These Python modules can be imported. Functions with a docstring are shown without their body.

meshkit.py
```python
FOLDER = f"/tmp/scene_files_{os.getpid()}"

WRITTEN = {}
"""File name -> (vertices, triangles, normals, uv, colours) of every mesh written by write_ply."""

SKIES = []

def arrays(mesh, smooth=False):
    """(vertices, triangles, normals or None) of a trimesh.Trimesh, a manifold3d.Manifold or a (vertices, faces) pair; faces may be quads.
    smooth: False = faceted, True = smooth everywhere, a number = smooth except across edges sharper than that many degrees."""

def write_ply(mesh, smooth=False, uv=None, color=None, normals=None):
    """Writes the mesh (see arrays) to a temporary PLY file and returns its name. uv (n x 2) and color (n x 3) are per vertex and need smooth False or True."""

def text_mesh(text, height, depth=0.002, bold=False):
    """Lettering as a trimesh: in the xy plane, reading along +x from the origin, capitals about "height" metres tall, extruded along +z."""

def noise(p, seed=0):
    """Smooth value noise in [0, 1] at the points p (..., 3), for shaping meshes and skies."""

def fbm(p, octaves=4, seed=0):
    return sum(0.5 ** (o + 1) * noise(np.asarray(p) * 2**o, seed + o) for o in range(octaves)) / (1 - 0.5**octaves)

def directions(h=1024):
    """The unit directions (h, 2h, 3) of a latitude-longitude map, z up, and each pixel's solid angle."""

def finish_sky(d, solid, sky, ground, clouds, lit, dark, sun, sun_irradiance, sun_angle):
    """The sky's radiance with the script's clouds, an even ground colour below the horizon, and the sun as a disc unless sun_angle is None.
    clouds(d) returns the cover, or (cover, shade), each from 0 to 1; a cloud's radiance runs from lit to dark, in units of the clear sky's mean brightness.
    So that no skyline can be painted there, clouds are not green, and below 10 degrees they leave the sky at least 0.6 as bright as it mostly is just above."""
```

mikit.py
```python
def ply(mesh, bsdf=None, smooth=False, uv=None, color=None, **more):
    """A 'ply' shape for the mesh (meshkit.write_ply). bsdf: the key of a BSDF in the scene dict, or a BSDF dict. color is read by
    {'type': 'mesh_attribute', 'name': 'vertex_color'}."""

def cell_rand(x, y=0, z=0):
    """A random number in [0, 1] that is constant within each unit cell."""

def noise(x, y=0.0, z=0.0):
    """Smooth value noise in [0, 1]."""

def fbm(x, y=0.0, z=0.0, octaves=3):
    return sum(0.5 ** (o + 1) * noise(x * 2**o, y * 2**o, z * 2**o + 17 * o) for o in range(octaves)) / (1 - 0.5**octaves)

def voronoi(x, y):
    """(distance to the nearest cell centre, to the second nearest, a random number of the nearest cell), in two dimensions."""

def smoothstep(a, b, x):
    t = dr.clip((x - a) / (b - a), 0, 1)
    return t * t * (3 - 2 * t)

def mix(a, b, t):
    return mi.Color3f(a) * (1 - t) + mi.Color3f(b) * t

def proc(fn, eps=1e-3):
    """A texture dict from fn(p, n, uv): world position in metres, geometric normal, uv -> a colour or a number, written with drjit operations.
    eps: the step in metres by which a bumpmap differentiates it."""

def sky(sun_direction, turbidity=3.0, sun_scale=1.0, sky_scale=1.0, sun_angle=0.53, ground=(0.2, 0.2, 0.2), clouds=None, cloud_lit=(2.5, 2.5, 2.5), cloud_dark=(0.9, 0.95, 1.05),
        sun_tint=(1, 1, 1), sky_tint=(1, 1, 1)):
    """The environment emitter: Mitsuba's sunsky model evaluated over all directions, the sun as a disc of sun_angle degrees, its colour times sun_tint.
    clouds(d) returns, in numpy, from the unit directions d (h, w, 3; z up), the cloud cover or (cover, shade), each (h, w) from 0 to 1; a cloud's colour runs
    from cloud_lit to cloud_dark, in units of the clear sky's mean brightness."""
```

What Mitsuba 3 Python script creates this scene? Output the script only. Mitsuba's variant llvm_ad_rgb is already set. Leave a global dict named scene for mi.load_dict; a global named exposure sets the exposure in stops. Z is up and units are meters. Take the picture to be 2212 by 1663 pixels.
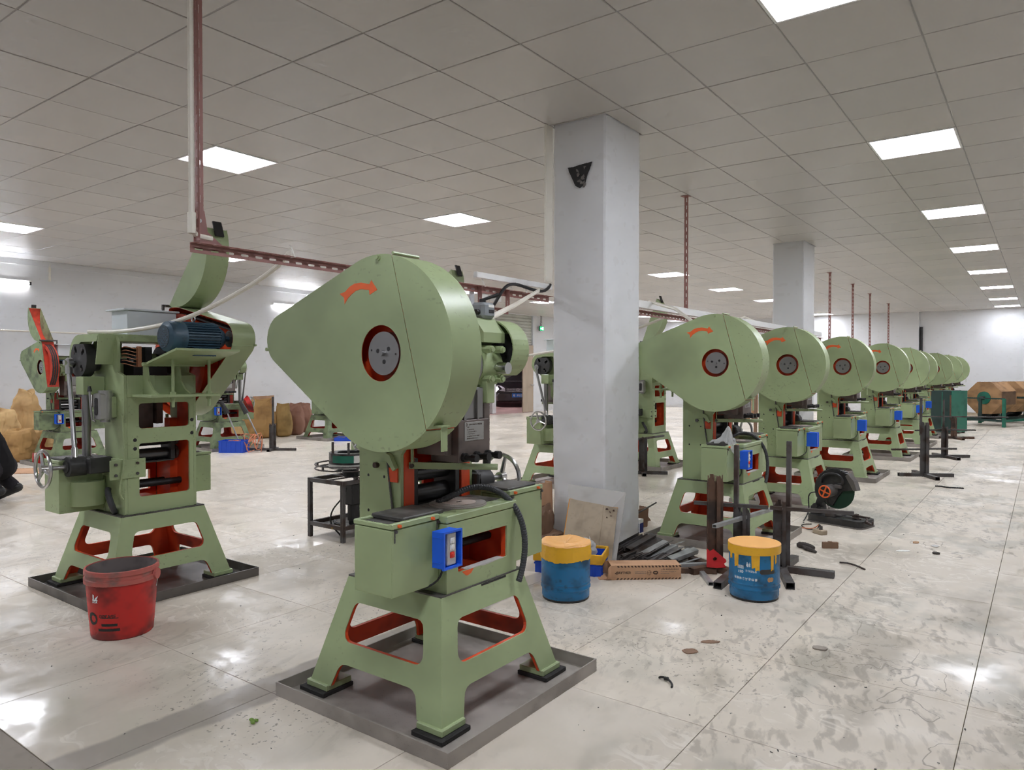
import math, random
import numpy as np, trimesh, mitsuba as mi, drjit as dr
import manifold3d as m3
import mikit, meshkit
from mikit import proc, noise, fbm, voronoi, cell_rand, smoothstep, mix
from shapely.geometry import Polygon, Point, LineString, box as sbox
from shapely import affinity
from shapely.ops import unary_union
T = mi.ScalarTransform4f
PI = math.pi
rng = random.Random(7)
scene, labels = {}, {}
# ------------------------------------------------------------------ camera, light, exposure
exposure = 0.84
EYE = np.array([0, 0, 1.27]); YAW, PITCH, FOV = 0.63576316, -0.01775812, 70.6735
FWD = np.array([math.cos(YAW) * math.cos(PITCH), math.sin(YAW) * math.cos(PITCH), math.sin(PITCH)])
scene['camera'] = {'type': 'perspective', 'fov': FOV, 'fov_axis': 'x', 'near_clip': 0.05, 'far_clip': 200.0,
                   'to_world': T().look_at(EYE.tolist(), (EYE + FWD).tolist(), [0, 0, 1])}
PANEL_LIGHT = (20.6, 21.2, 23.0)
TUBE_LIGHT = (52.0, 55.0, 62.0)
CEIL = 3.0796                       # ceiling height
GX, GY, GP = 3.25659, 2.34877, 0.6   # ceiling grid origin and pitch
XB, XF, YR, YL = -5.2, 24.8, -2.6, 13.2  # room: back, far, right, left
# ------------------------------------------------------------------ geometry helpers
def tm(v, f): return trimesh.Trimesh(np.asarray(v, float), np.asarray(f, int), process=False)
def mm(m):
    q = m.to_mesh(); return tm(q.vert_properties[:, :3], q.tri_verts)
def cat(*ms):
    out = []
    for m in ms: out += m if isinstance(m, (list, tuple)) else [m]
    return trimesh.util.concatenate(out)
def hull(p): return mm(m3.Manifold.hull_points(np.asarray(p, float)))
def box(x0, x1, y0, y1, z0, z1, b=0.0):
    x0, x1, y0, y1, z0, z1 = min(x0, x1), max(x0, x1), min(y0, y1), max(y0, y1), min(z0, z1), max(z0, z1)
    if b <= 0:
        m = trimesh.creation.box((x1 - x0, y1 - y0, z1 - z0)); m.apply_translation(((x0 + x1) / 2, (y0 + y1) / 2, (z0 + z1) / 2)); return m
    b = min(b, (x1 - x0) / 2.01, (y1 - y0) / 2.01, (z1 - z0) / 2.01); P = []
    for X, dx in ((x0, b), (x1, -b)):
        for Y, dy in ((y0, b), (y1, -b)):
            for Z, dz in ((z0, b), (z1, -b)): P += [(X, Y + dy, Z + dz), (X + dx, Y, Z + dz), (X + dx, Y + dy, Z)]
    return hull(P)
def cyl(p, q, r, r2=None, n=24):
    p, q = np.asarray(p, float), np.asarray(q, float); r2 = r if r2 is None else r2
    d = q - p; d = d / np.linalg.norm(d); a = np.cross(d, [0, 0, 1] if abs(d[2]) < .9 else [1, 0, 0]); a /= np.linalg.norm(a); b = np.cross(d, a)
    t = np.arange(n) * 2 * PI / n; ring = np.cos(t)[:, None] * a + np.sin(t)[:, None] * b
    v = np.vstack([p + ring * r, q + ring * r2, [p], [q]]); i = np.arange(n); j = (i + 1) % n
    return tm(v, np.vstack([np.c_[i, j, j + n], np.c_[i, j + n, i + n], np.c_[j, i, i * 0 + 2 * n], np.c_[i + n, j + n, i * 0 + 2 * n + 1]]))
def tube(pts, r, n=8, closed=False):
    p = np.asarray(pts, float); k = len(p); R = np.broadcast_to(r, (k,))
    t = np.gradient(p, axis=0) if not closed else np.roll(p, -1, 0) - np.roll(p, 1, 0)
    t /= np.linalg.norm(t, axis=1, keepdims=True) + 1e-12
    a = np.cross(t[0], [0, 0, 1] if abs(t[0][2]) < .9 else [1, 0, 0]); A = []
    for d in t:
        a = a - d * (a @ d); a /= np.linalg.norm(a); A.append(a)
    A = np.array(A); B = np.cross(t, A); g = np.arange(n) * 2 * PI / n
    v = (p[:, None] + R[:, None, None] * (np.cos(g)[None, :, None] * A[:, None] + np.sin(g)[None, :, None] * B[:, None])).reshape(-1, 3)
    F = []
    for s in range(k if closed else k - 1):
        for c in range(n):
            e = (c + 1) % n; u, w = s * n, ((s + 1) % k) * n; F += [(u + c, u + e, w + e), (u + c, w + e, w + c)]
    if not closed:
        v = np.vstack([v, p[:1], p[-1:]]); o = (k - 1) * n
        F += [((c + 1) % n, c, k * n) for c in range(n)] + [(o + c, o + (c + 1) % n, k * n + 1) for c in range(n)]
    return tm(v, F)
def spline(pts, m=40):
    from scipy.interpolate import CubicSpline
    p = np.asarray(pts, float); s = np.r_[0, np.cumsum(np.linalg.norm(np.diff(p, axis=0), axis=1))]
    return CubicSpline(s, p)(np.linspace(0, s[-1], m))
def lathe(prof, n=40, c=(0, 0, 0)):
    m = trimesh.creation.revolve(np.asarray(prof, float), sections=n); m.apply_translation(c); return m
def ext(poly, a, b, ax):
    """extrude a polygon: ax x: (u,v)=(y,z); y: (x,z); z: (x,y)"""
    out = []
    for g in getattr(poly, 'geoms', [poly]):
        if g.is_empty or g.area < 1e-9: continue
        m = trimesh.creation.extrude_polygon(g, b - a, engine='earcut'); v = m.vertices
        w = {'x': lambda: np.c_[a + v[:, 2], v[:, 0], v[:, 1]], 'y': lambda: np.c_[v[:, 0], b - v[:, 2], v[:, 1]], 'z': lambda: np.c_[v[:, 0], v[:, 1], a + v[:, 2]]}[ax]()
        out.append(tm(w, m.faces))
    return cat(out)
def rnd(poly, r): return poly.buffer(-r).buffer(r, 4) if r > 0 else poly
def rbox(x0, x1, z0, z1, r): return sbox(x0 + r, z0 + r, x1 - r, z1 - r).buffer(r, 4)
def mv(m, M):
    m = m.copy(); m.apply_transform(np.asarray(M)); return m
def tl(x, y, z): return trimesh.transformations.translation_matrix((x, y, z))
def ro(deg, ax, pt=None): return trimesh.transformations.rotation_matrix(math.radians(deg), ax, pt)
def at(m, x=0, y=0, z=0, rz=0, rx=0, ry=0): return mv(m, tl(x, y, z) @ ro(rz, (0, 0, 1)) @ ro(ry, (0, 1, 0)) @ ro(rx, (1, 0, 0)))
def beam(p, q, w, h, b=.001, up=(0, 0, 1), wall=None):
    """a rectangular bar (or hollow tube if wall) from p to q"""
    p, q = np.asarray(p, float), np.asarray(q, float); d = q - p; L = np.linalg.norm(d); d /= L
    s = np.cross(d, up); s /= np.linalg.norm(s); u = np.cross(s, d)
    if wall: m = ext(sbox(-w / 2, -h / 2, w / 2, h / 2).difference(sbox(-w / 2 + wall, -h / 2 + wall, w / 2 - wall, h / 2 - wall)), 0, L, 'z')
    else: m = box(-w / 2, w / 2, -h / 2, h / 2, 0, L, b)
    M = np.eye(4); M[:3, 0], M[:3, 1], M[:3, 2], M[:3, 3] = s, u, d, p
    return mv(m, M)
def torus(R, r, n=36, k=10, c=(0, 0, 0), ax='z'):
    t = np.arange(n) * 2 * PI / n; o = {'z': np.c_[np.cos(t), np.sin(t), 0 * t], 'x': np.c_[0 * t, np.cos(t), np.sin(t)], 'y': np.c_[np.cos(t), 0 * t, np.sin(t)]}[ax]
    return tube(np.asarray(c) + o * R, r, k, True)
def slab(a, b, c, d, th):
    """a plate from four corners, th thick along its normal"""
    P = np.array([a, b, c, d], float); n = np.cross(P[1] - P[0], P[3] - P[0]); n *= th / np.linalg.norm(n)
    return hull(np.vstack([P, P + n]))
# ------------------------------------------------------------------ registry helpers
_cnt = {}
def num(k):
    n = _cnt.get(k, 0); _cnt[k] = n + 1
    return k if n == 0 else f'{k}_{n:03d}'
def tag(k, label=None, cat_=None, group=None, kind=None):
    d = labels.setdefault(k, {})
    if label: d['label'] = label
    if cat_: d['category'] = cat_
    if group: d['group'] = group
    if kind: d['kind'] = kind
    return k
def thing(name, label, cat_, group=None): return tag(num(name), label, cat_, group)
def E(parent, name, mesh, mat, smooth=30, label=None, kind=None, **kw):
    k = num(f'{parent}__{name}' if parent else name)
    scene[k] = mikit.ply(mesh, 'mat_' + mat, smooth, **kw)
    if label or kind: tag(k, label, None, None, kind)
    return k
def one(name, mesh, mat, label, cat_, group=None, smooth=30, **kw):
    k = E(None, name, mesh, mat, smooth, **kw); return tag(k, label, cat_, group)
def struct(name, mesh, mat, smooth=False, **kw):
    k = E(None, name, mesh, mat, smooth, **kw); tag(k, kind='structure'); return k
# ------------------------------------------------------------------ materials
def srgb(r, g, b): return [((c / 255 + .055) / 1.055) ** 2.4 if c > 10 else c / 255 / 12.92 for c in (r, g, b)]
def C3(r, g, b): return mi.Color3f(*srgb(r, g, b))
def rgb(c): return {'type': 'rgb', 'value': list(c)}
def M(name, base, rough=.5, metal=0.0, spec=.5, bump=None, **kw):
    b = {'type': 'principled', 'base_color': base if isinstance(base, dict) else rgb(base), 'roughness': rough, 'metallic': metal, 'specular': spec, **kw}
    if bump: b = {'type': 'bumpmap', 'arbitrary': proc(bump[0], bump[2] if len(bump) > 2 else 1e-3), 'scale': bump[1], 'nested': b}
    scene['mat_' + name] = {'type': 'twosided', 'nested': b}
def dirty(c, dark, amt=.5, f=6.0, speck=.0, lo=.45, hi=.8):
    c, dark = list(c), list(dark)
    def fn(p, n, uv):
        a = smoothstep(lo, hi, fbm(p.x * f, p.y * f, p.z * f, 4)) * amt
        if speck: a = dr.maximum(a, smoothstep(.62, .80, fbm(p.x * 70, p.y * 70, p.z * 70, 3)) * smoothstep(.4, .65, fbm(p.x * 3.1 + 5, p.y * 3.1, p.z * 3.1, 2)) * speck)
        return mix(mi.Color3f(*c), mi.Color3f(*dark), a)
    return proc(fn)
GREEN = srgb(153, 169, 126)
M('green', dirty(GREEN, srgb(110, 120, 90), .5, 2.2, .5, .42, .8), .36, 0, .5)
M('green_old', dirty(srgb(124, 140, 104), srgb(74, 82, 64), .75, 9.0, .5, .40, .75), .5, 0, .4)
M('orange', dirty(srgb(205, 72, 30), srgb(96, 34, 22), .7, 6.0, .2, .45, .8), .45, 0, .5)
M('orange_old', dirty(srgb(176, 58, 40), srgb(84, 32, 26), .8, 7.0, .2, .42, .78), .5, 0, .4)
M('tray_dark', dirty(srgb(92, 88, 84), srgb(58, 55, 52), .8, 5.0, .4), .32, .2)
M('arrow', srgb(222, 98, 44), .5)
M('steel', srgb(150, 150, 150), .3, .85)
M('chrome', srgb(205, 205, 205), .18, 1.0)
M('slide', dirty(srgb(112, 102, 98), srgb(70, 64, 60), .6, 14), .42, .35)
M('cast', dirty(srgb(62, 62, 62), srgb(30, 30, 30), .7, 12), .5, .3)
M('black', srgb(28, 28, 29), .5)
M('rubber', srgb(34, 33, 32), .75)
M('hose', srgb(52, 54, 57), .5)
def roller_fn(p, n, uv): return mix(C3(58, 58, 60), C3(104, 104, 104), noise(p.x * 9, p.z * 30, p.y * 20))
M('roller', proc(roller_fn), .25, .8)
def tray_fn(p, n, uv):
    a = fbm(p.x * 5, p.y * 5, p.z * 5, 4); g = fbm(p.x * 240, p.y * 240, p.z * 240, 2)
    return mix(mix(C3(152, 146, 139), C3(126, 120, 114), smoothstep(.4, .75, a)), C3(92, 88, 84), smoothstep(.6, .95, g) * smoothstep(.42, .8, a) * .8)
M('tray', proc(tray_fn), .55, .15)
M('tableTop', dirty(srgb(112, 110, 104), srgb(52, 50, 46), .85, 11, .4, .4, .7), .5, .1)
M('lidDark', dirty(srgb(84, 82, 78), srgb(44, 43, 41), .8, 10, .3, .4, .7), .55, .1)
M('blue_box', srgb(28, 92, 214), .4)
M('plate_grey', srgb(186, 186, 184), .4, .2)
M('white_plastic', srgb(226, 226, 222), .4)
M('red_plastic', srgb(212, 60, 48), .4)
M('motor_blue', dirty(srgb(58, 86, 104), srgb(38, 50, 58), .6, 12, .2), .42)
def fan_fn(p, n, uv):
    a, b, c = voronoi(p.y * 95, p.z * 95); return mix(C3(14, 16, 18), C3(58, 86, 104), smoothstep(.0, .12, .28 - (b - a)))
M('fan_grid', proc(fan_fn), .45)
M('alu', dirty(srgb(170, 170, 168), srgb(112, 112, 110), .5, 18), .32, .75)
M('cab_grey', srgb(196, 202, 206), .45)
M('switch_grey', srgb(132, 138, 142), .4)
M('copper', srgb(176, 122, 92), .45, .3)
M('rail', dirty(srgb(150, 108, 102), srgb(118, 80, 76), .5, 9, 0), .5, .1)
M('rail_hole', srgb(216, 214, 208), .6)
M('pvc', srgb(226, 222, 210), .4)
M('trunk', srgb(232, 233, 232), .4)
M('iron', dirty(srgb(86, 84, 84), srgb(62, 46, 38), .85, 9, .1, .4, .7), .45, .35)
M('iron_rust', dirty(srgb(98, 74, 60), srgb(50, 44, 42), .9, 8, .2, .4, .7), .55, .2)
M('iron_light', dirty(srgb(168, 170, 170), srgb(112, 112, 112), .6, 14), .38, .5)
M('cardboard', dirty(srgb(186, 148, 118), srgb(150, 114, 88), .6, 8), .8, 0, .2)
M('card_grey', dirty(srgb(172, 158, 138), srgb(126, 112, 96), .7, 9, .2), .8, 0, .2)
M('card_tape', srgb(204, 140, 62), .5)
M('board_grey', dirty(srgb(178, 176, 172), srgb(150, 146, 140), .6, 5), .5)
M('print_dark', srgb(66, 46, 36), .7)
M('print_grey', srgb(98, 96, 94), .7)
M('print_white', srgb(222, 228, 228), .6)
M('paper_pink', srgb(196, 182, 172), .6)
M('yellow', dirty(srgb(226, 172, 40), srgb(176, 128, 40), .6, 12, .2), .4)
M('peach', srgb(236, 178, 108), .38)
def drum_fn(p, n, uv):
    a = fbm(p.x * 9, p.y * 9, p.z * 9, 4); b = mix(C3(24, 104, 152), C3(16, 62, 92), smoothstep(.4, .7, a))
    return mix(b, C3(36, 42, 46), smoothstep(.6, .8, fbm(p.x * 40, p.y * 40, p.z * 40, 3)) * .5)
M('drum_blue', proc(drum_fn), .35)
M('crate_blue', srgb(26, 74, 190), .45)
M('navy', srgb(30, 40, 104), .45)
M('red_bucket', dirty(srgb(186, 38, 34), srgb(96, 34, 32), .9, 9, .4, .42, .75), .42)
M('bucket_rim', dirty(srgb(176, 92, 84), srgb(120, 96, 90), .9, 20), .55)
M('bucket_in', dirty(srgb(112, 104, 102), srgb(66, 62, 62), .8, 14), .7)
M('sack', dirty(srgb(206, 172, 122), srgb(166, 128, 84), .8, 4), .75, 0, .3, bump=(lambda p, n, uv: fbm(p.x * 9, p.y * 9, p.z * 14, 3), .03, 4e-3))
M('sack_tan', dirty(srgb(176, 138, 88), srgb(134, 98, 60), .8, 4), .7, 0, .3, bump=(lambda p, n, uv: fbm(p.x * 9, p.y * 9, p.z * 14, 3), .03, 4e-3))
M('sack_olive', dirty(srgb(168, 138, 88), srgb(126, 100, 60), .8, 4), .7, 0, .3)
M('sack_brown', dirty(srgb(132, 96, 80), srgb(104, 66, 54), .8, 4), .75, 0, .3)
M('cloth_black', srgb(24, 23, 25), .9, 0, .2)
M('trousers', srgb(40, 38, 42), .85, 0, .2)
M('skin', srgb(196, 146, 116), .55)
M('hair', srgb(22, 20, 20), .6)
M('magnet', srgb(204, 44, 48), .45)
M('saw_black', dirty(srgb(36, 36, 37), srgb(64, 62, 60), .5, 14), .45)
M('saw_grey', srgb(108, 104, 102), .4, .3)
M('disc_green', srgb(22, 58, 40), .7)
M('teal', dirty(srgb(34, 112, 92), srgb(24, 72, 62), .6, 4), .5)
M('teal_dark', dirty(srgb(30, 58, 54), srgb(22, 32, 32), .8, 4), .55)
M('wood', dirty(srgb(178, 138, 98), srgb(130, 98, 70), .7, 5), .65)
M('wood_dark', dirty(srgb(126, 98, 78), srgb(88, 70, 58), .7, 5), .65)
M('plank', proc(lambda p, n, uv: mix(C3(176, 160, 142), C3(150, 134, 116), fbm(p.x * 8, p.y * 8, p.z * 1.2, 4))), .6)
M('car_black', srgb(14, 14, 16), .15, 0, .6, clearcoat=1.0)
M('plate_blue', srgb(30, 110, 190), .4)
M('lamp_glass', srgb(196, 200, 204), .4)
M('grey_cloth', srgb(70, 66, 64), .9)
M('white_cable', srgb(216, 204, 180), .5)
M('orange_wire', srgb(206, 128, 92), .5)
M('bag', srgb(214, 216, 214), .3, 0, .5, spec_trans=0.0)
scene['mat_bag'] = {'type': 'principledthin', 'base_color': rgb(srgb(232, 233, 232)), 'roughness': .35, 'diff_trans': 1.0, 'spec_trans': .25}
M('shutter', dirty(srgb(176, 178, 168), srgb(150, 150, 142), .5, 3), .5)
M('annex', srgb(158, 150, 156), .7)
M('annex_floor', dirty(srgb(176, 150, 142), srgb(150, 128, 122), .6, 2), .5)
M('green_veg', srgb(110, 140, 60), .6)
# walls, ceiling, floor
def wall_fn(p, n, uv):
    a = fbm(p.x * .9, p.y * .9, p.z * .9, 4); s = smoothstep(.66, .74, fbm(p.x * 14, p.y * 14, p.z * 14, 3))
    low = smoothstep(.5, .0, p.z) * smoothstep(.4, .7, fbm(p.x * 3, p.y * 3, p.z * 5, 3))
    c = mix(C3(216, 217, 219), C3(208, 209, 211), smoothstep(.35, .7, a))
    return mix(mix(c, C3(168, 164, 158), s * .12), C3(170, 164, 156), low * .5)
M('wall', proc(wall_fn), .6, 0, .4, bump=(lambda p, n, uv: fbm(p.x * 2.6, p.y * 2.6, p.z * 2.6, 4), .03, 4e-3))
M('pillar', proc(wall_fn), .6, 0, .4, bump=(lambda p, n, uv: fbm(p.x * 6, p.y * 6, p.z * 6, 4), .02, 4e-3))
def ceil_fn(p, n, uv):
    i, j = dr.floor((p.x - GX) / GP), dr.floor((p.y - GY) / GP)
    return mix(C3(188, 184, 179), C3(182, 179, 175), cell_rand(i, j, 3))
M('ceiling_tile', proc(ceil_fn), .34, 0, .45, bump=(lambda p, n, uv: noise(p.x * 55, p.y * 55) + .4 * noise(p.x * 160, p.y * 160), .0035, 2e-3))
M('tee', srgb(150, 148, 146), .35, .3)
FX, FY, FP, FQ = 0.97, 0.967, .7515, .7447   # floor tile grid
def floor_mask(p):
    """how much cement and dirt lies on the polished tile"""
    a = fbm(p.x * 1.1 + 3, p.y * 1.1, 0, 4); b = fbm(p.x * 4.2, p.y * 3.1 + 9, 0, 4)
    near = smoothstep(2.4, .4, p.y) * .22
    return smoothstep(.38, .72, a * .6 + b * .45 + near)
def floor_fn(p, n, uv):
    i, j = dr.floor((p.x - FX) / FP), dr.floor((p.y - FY) / FQ)
    m = floor_mask(p); t = cell_rand(i, j, 5)
    base = mix(C3(216, 207, 193), C3(208, 200, 188), t)
    right = smoothstep(2.3, .2, p.y)
    sm = fbm(p.x * 2.1 + 7, p.y * 3.6, 0, 5)
    c = mix(base, C3(193, 184, 170), m * .75)
    c = mix(c, C3(156, 148, 134), smoothstep(.50, .78, sm) * (.28 + .52 * right))
    c = mix(c, C3(158, 156, 145), smoothstep(.50, .74, fbm(p.x * 3.3, p.y * 5.1, 4, 4)) * (.14 + .40 * right))
    wx, wy = fbm(p.x * 5, p.y * 5, 11, 3) - .5, fbm(p.x * 5, p.y * 5, 15, 3) - .5
    st = smoothstep(.52, .74, fbm(p.x * 12 + p.y * 9 + wx * 3, p.y * 34 - p.x * 12 + wy * 3, 2, 5)) * smoothstep(.40, .62, fbm(p.x * 1.6, p.y * 1.6, 6, 3))
    c = mix(c, C3(112, 105, 93), st * (.14 + .30 * right))
    sc = smoothstep(.56, .7, fbm(p.x * 26 - p.y * 12 + wy * 9, p.y * 9 + p.x * 8 + wx * 9, 7, 5)) * smoothstep(.45, .65, fbm(p.x * 1.9, p.y * 2.3, 9, 3))
    c = mix(c, C3(226, 220, 210), sc * .4)
    sp = smoothstep(.70, .80, fbm(p.x * 75, p.y * 75, 3, 3)) * smoothstep(.48, .75, fbm(p.x * 2.7, p.y * 2.7, 5, 3))
    c = mix(c, C3(86, 80, 72), sp * .6)
    cr = dr.abs(fbm(p.x * 1.5 + wx * .5, p.y * 1.5, 21, 5) - .5)
    c = mix(c, C3(120, 113, 102), smoothstep(.004, .0, cr) * smoothstep(.5, .6, fbm(p.x * .9, p.y * .9, 33, 2)) * (.2 + .5 * right))
    # the dark dusty strip of mortar beside the first drip trays, and the sooty patch under the chop saw
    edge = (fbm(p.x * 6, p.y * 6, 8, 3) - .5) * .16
    strip = smoothstep(.03, .0, dr.abs(p.y - 2.50 + edge * .5) - .075) * smoothstep(4.2, 3.6, p.x)
    c = mix(c, C3(158, 151, 143), strip * .9)
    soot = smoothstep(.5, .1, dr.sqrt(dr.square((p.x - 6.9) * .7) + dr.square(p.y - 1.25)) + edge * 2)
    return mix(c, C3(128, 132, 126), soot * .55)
def floor_rough(p, n, uv):
    m = floor_mask(p); s = fbm(p.x * 14, p.y * 10, 1, 3)
    return .10 + .42 * m + .16 * smoothstep(.45, .7, s)
M('floor_tile', proc(floor_fn), proc(floor_rough), 0, .34)
M('grout', srgb(122, 116, 106), .8)
M('bare_concrete', dirty(srgb(146, 138, 128), srgb(108, 102, 94), .9, 7, .5), .8)
# ------------------------------------------------------------------ the setting
def screen_area(c, hx, hy):
    """rough size in view of a horizontal tile, to choose which 300 tiles are single parts"""
    r = np.array([math.sin(YAW), -math.cos(YAW), 0]); d = np.asarray(c) - EYE; z = d @ FWD
    if z < .3: return 0
    x, y = 1560 * (d @ r) / z, 1560 * d[2] / z
    if abs(x) > 1106 + 1560 * hx / z or abs(y) > 860 + 1560 * hy / z: return 0
    return abs(d[2]) / z ** 3
panels = [(i, j) for j in (-3, 5, 13) for i in (-10, -5, 0, 5, 10, 15, 20, 25, 30, 34)]
PILL = [(4.487, 5.03, 2.50, 2.935), (10.42, 11.0, 2.69, 3.11)]
struct('ceiling', box(XB, XF, YR, YL, CEIL + .03, CEIL + .12), 'wall')
tiles, seen = [], []
for i in range(-15, 36):
    for j in range(-9, 19):
        if (i, j) in panels: continue
        x0, x1 = max(GX + i * GP, XB), min(GX + (i + 1) * GP, XF); y0, y1 = max(GY + j * GP, YR), min(GY + (j + 1) * GP, YL)
        if x1 - x0 < .05 or y1 - y0 < .05: continue
        g = sbox(x0 + .004, y0 + .004, x1 - .004, y1 - .004)
        for a, b, c, d in PILL: g = g.difference(sbox(a - .012, c - .012, b + .012, d + .012))
        if g.area < 1e-3: continue
        tiles.append((screen_area(((x0 + x1) / 2, (y0 + y1) / 2, CEIL), .3, .3), i, j, g, abs(g.area - .592 ** 2) < 1e-6))
tiles.sort(key=lambda t: -t[0])
full = mikit.ply(box(-.296, .296, -.296, .296, 0, .012, .003), 'mat_ceiling_tile', False)
rest = []
for n, (s, i, j, g, f) in enumerate(tiles):
    if n >= 300 or s == 0: rest.append(ext(g, CEIL, CEIL + .012, 'z')); continue
    c = g.centroid; dz = rng.uniform(-.0015, .0015)
    if f: scene[num('ceiling__tile')] = {**full, 'to_world': T().translate([GX + (i + .5) * GP, GY + (j + .5) * GP, CEIL + dz])}
    else: E('ceiling', 'tile', ext(g, CEIL + dz, CEIL + .012, 'z'), 'ceiling_tile', False)
E('ceiling', 'far_tiles', cat(rest), 'ceiling_tile', False, None, 'stuff')
bars = [box(GX + i * GP - .012, GX + i * GP + .012, YR, YL, CEIL + .004, CEIL + .03) for i in range(-14, 36)]
bars += [box(XB, XF, GY + j * GP - .012, GY + j * GP + .012, CEIL + .005, CEIL + .031) for j in range(-8, 19)]
E('ceiling', 'grid_rail', cat(bars), 'tee', False)
# floor tiles
struct('floor', box(XB, XF, YR, YL, -.2, -.006), 'grout')
tiles = []
for i in range(0, 32):
    for j in range(-5, 17):
        x0, x1 = FX + i * FP, min(FX + (i + 1) * FP, XF); y0, y1 = max(FY + j * FQ, YR), min(FY + (j + 1) * FQ, YL)
        if x1 - x0 < .02 or y1 - y0 < .02: continue
        tiles.append((screen_area(((x0 + x1) / 2, (y0 + y1) / 2, 0), .38, .38), x0 + .0012, x1 - .0012, y0 + .0012, y1 - .0012))
tiles.sort(key=lambda t: -t[0]); rest = []
for n, (s, a, b, c, d) in enumerate(tiles):
    m = box(a, b, c, d, -.012, 0, .0012) if n < 300 and s > 0 else box(a, b, c, d, -.012, 0)
    if n < 300 and s > 0: E('floor', 'tile', m, 'floor_tile', False)
    else: rest.append(m)
E('floor', 'far_tiles', cat(rest), 'floor_tile', False, None, 'stuff')
E('floor', 'concrete_edge', box(XB, FX - .004, YR, YL, -.02, .004, .003), 'bare_concrete', False, 'bare rough concrete strip beside the tiled floor')
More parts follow.
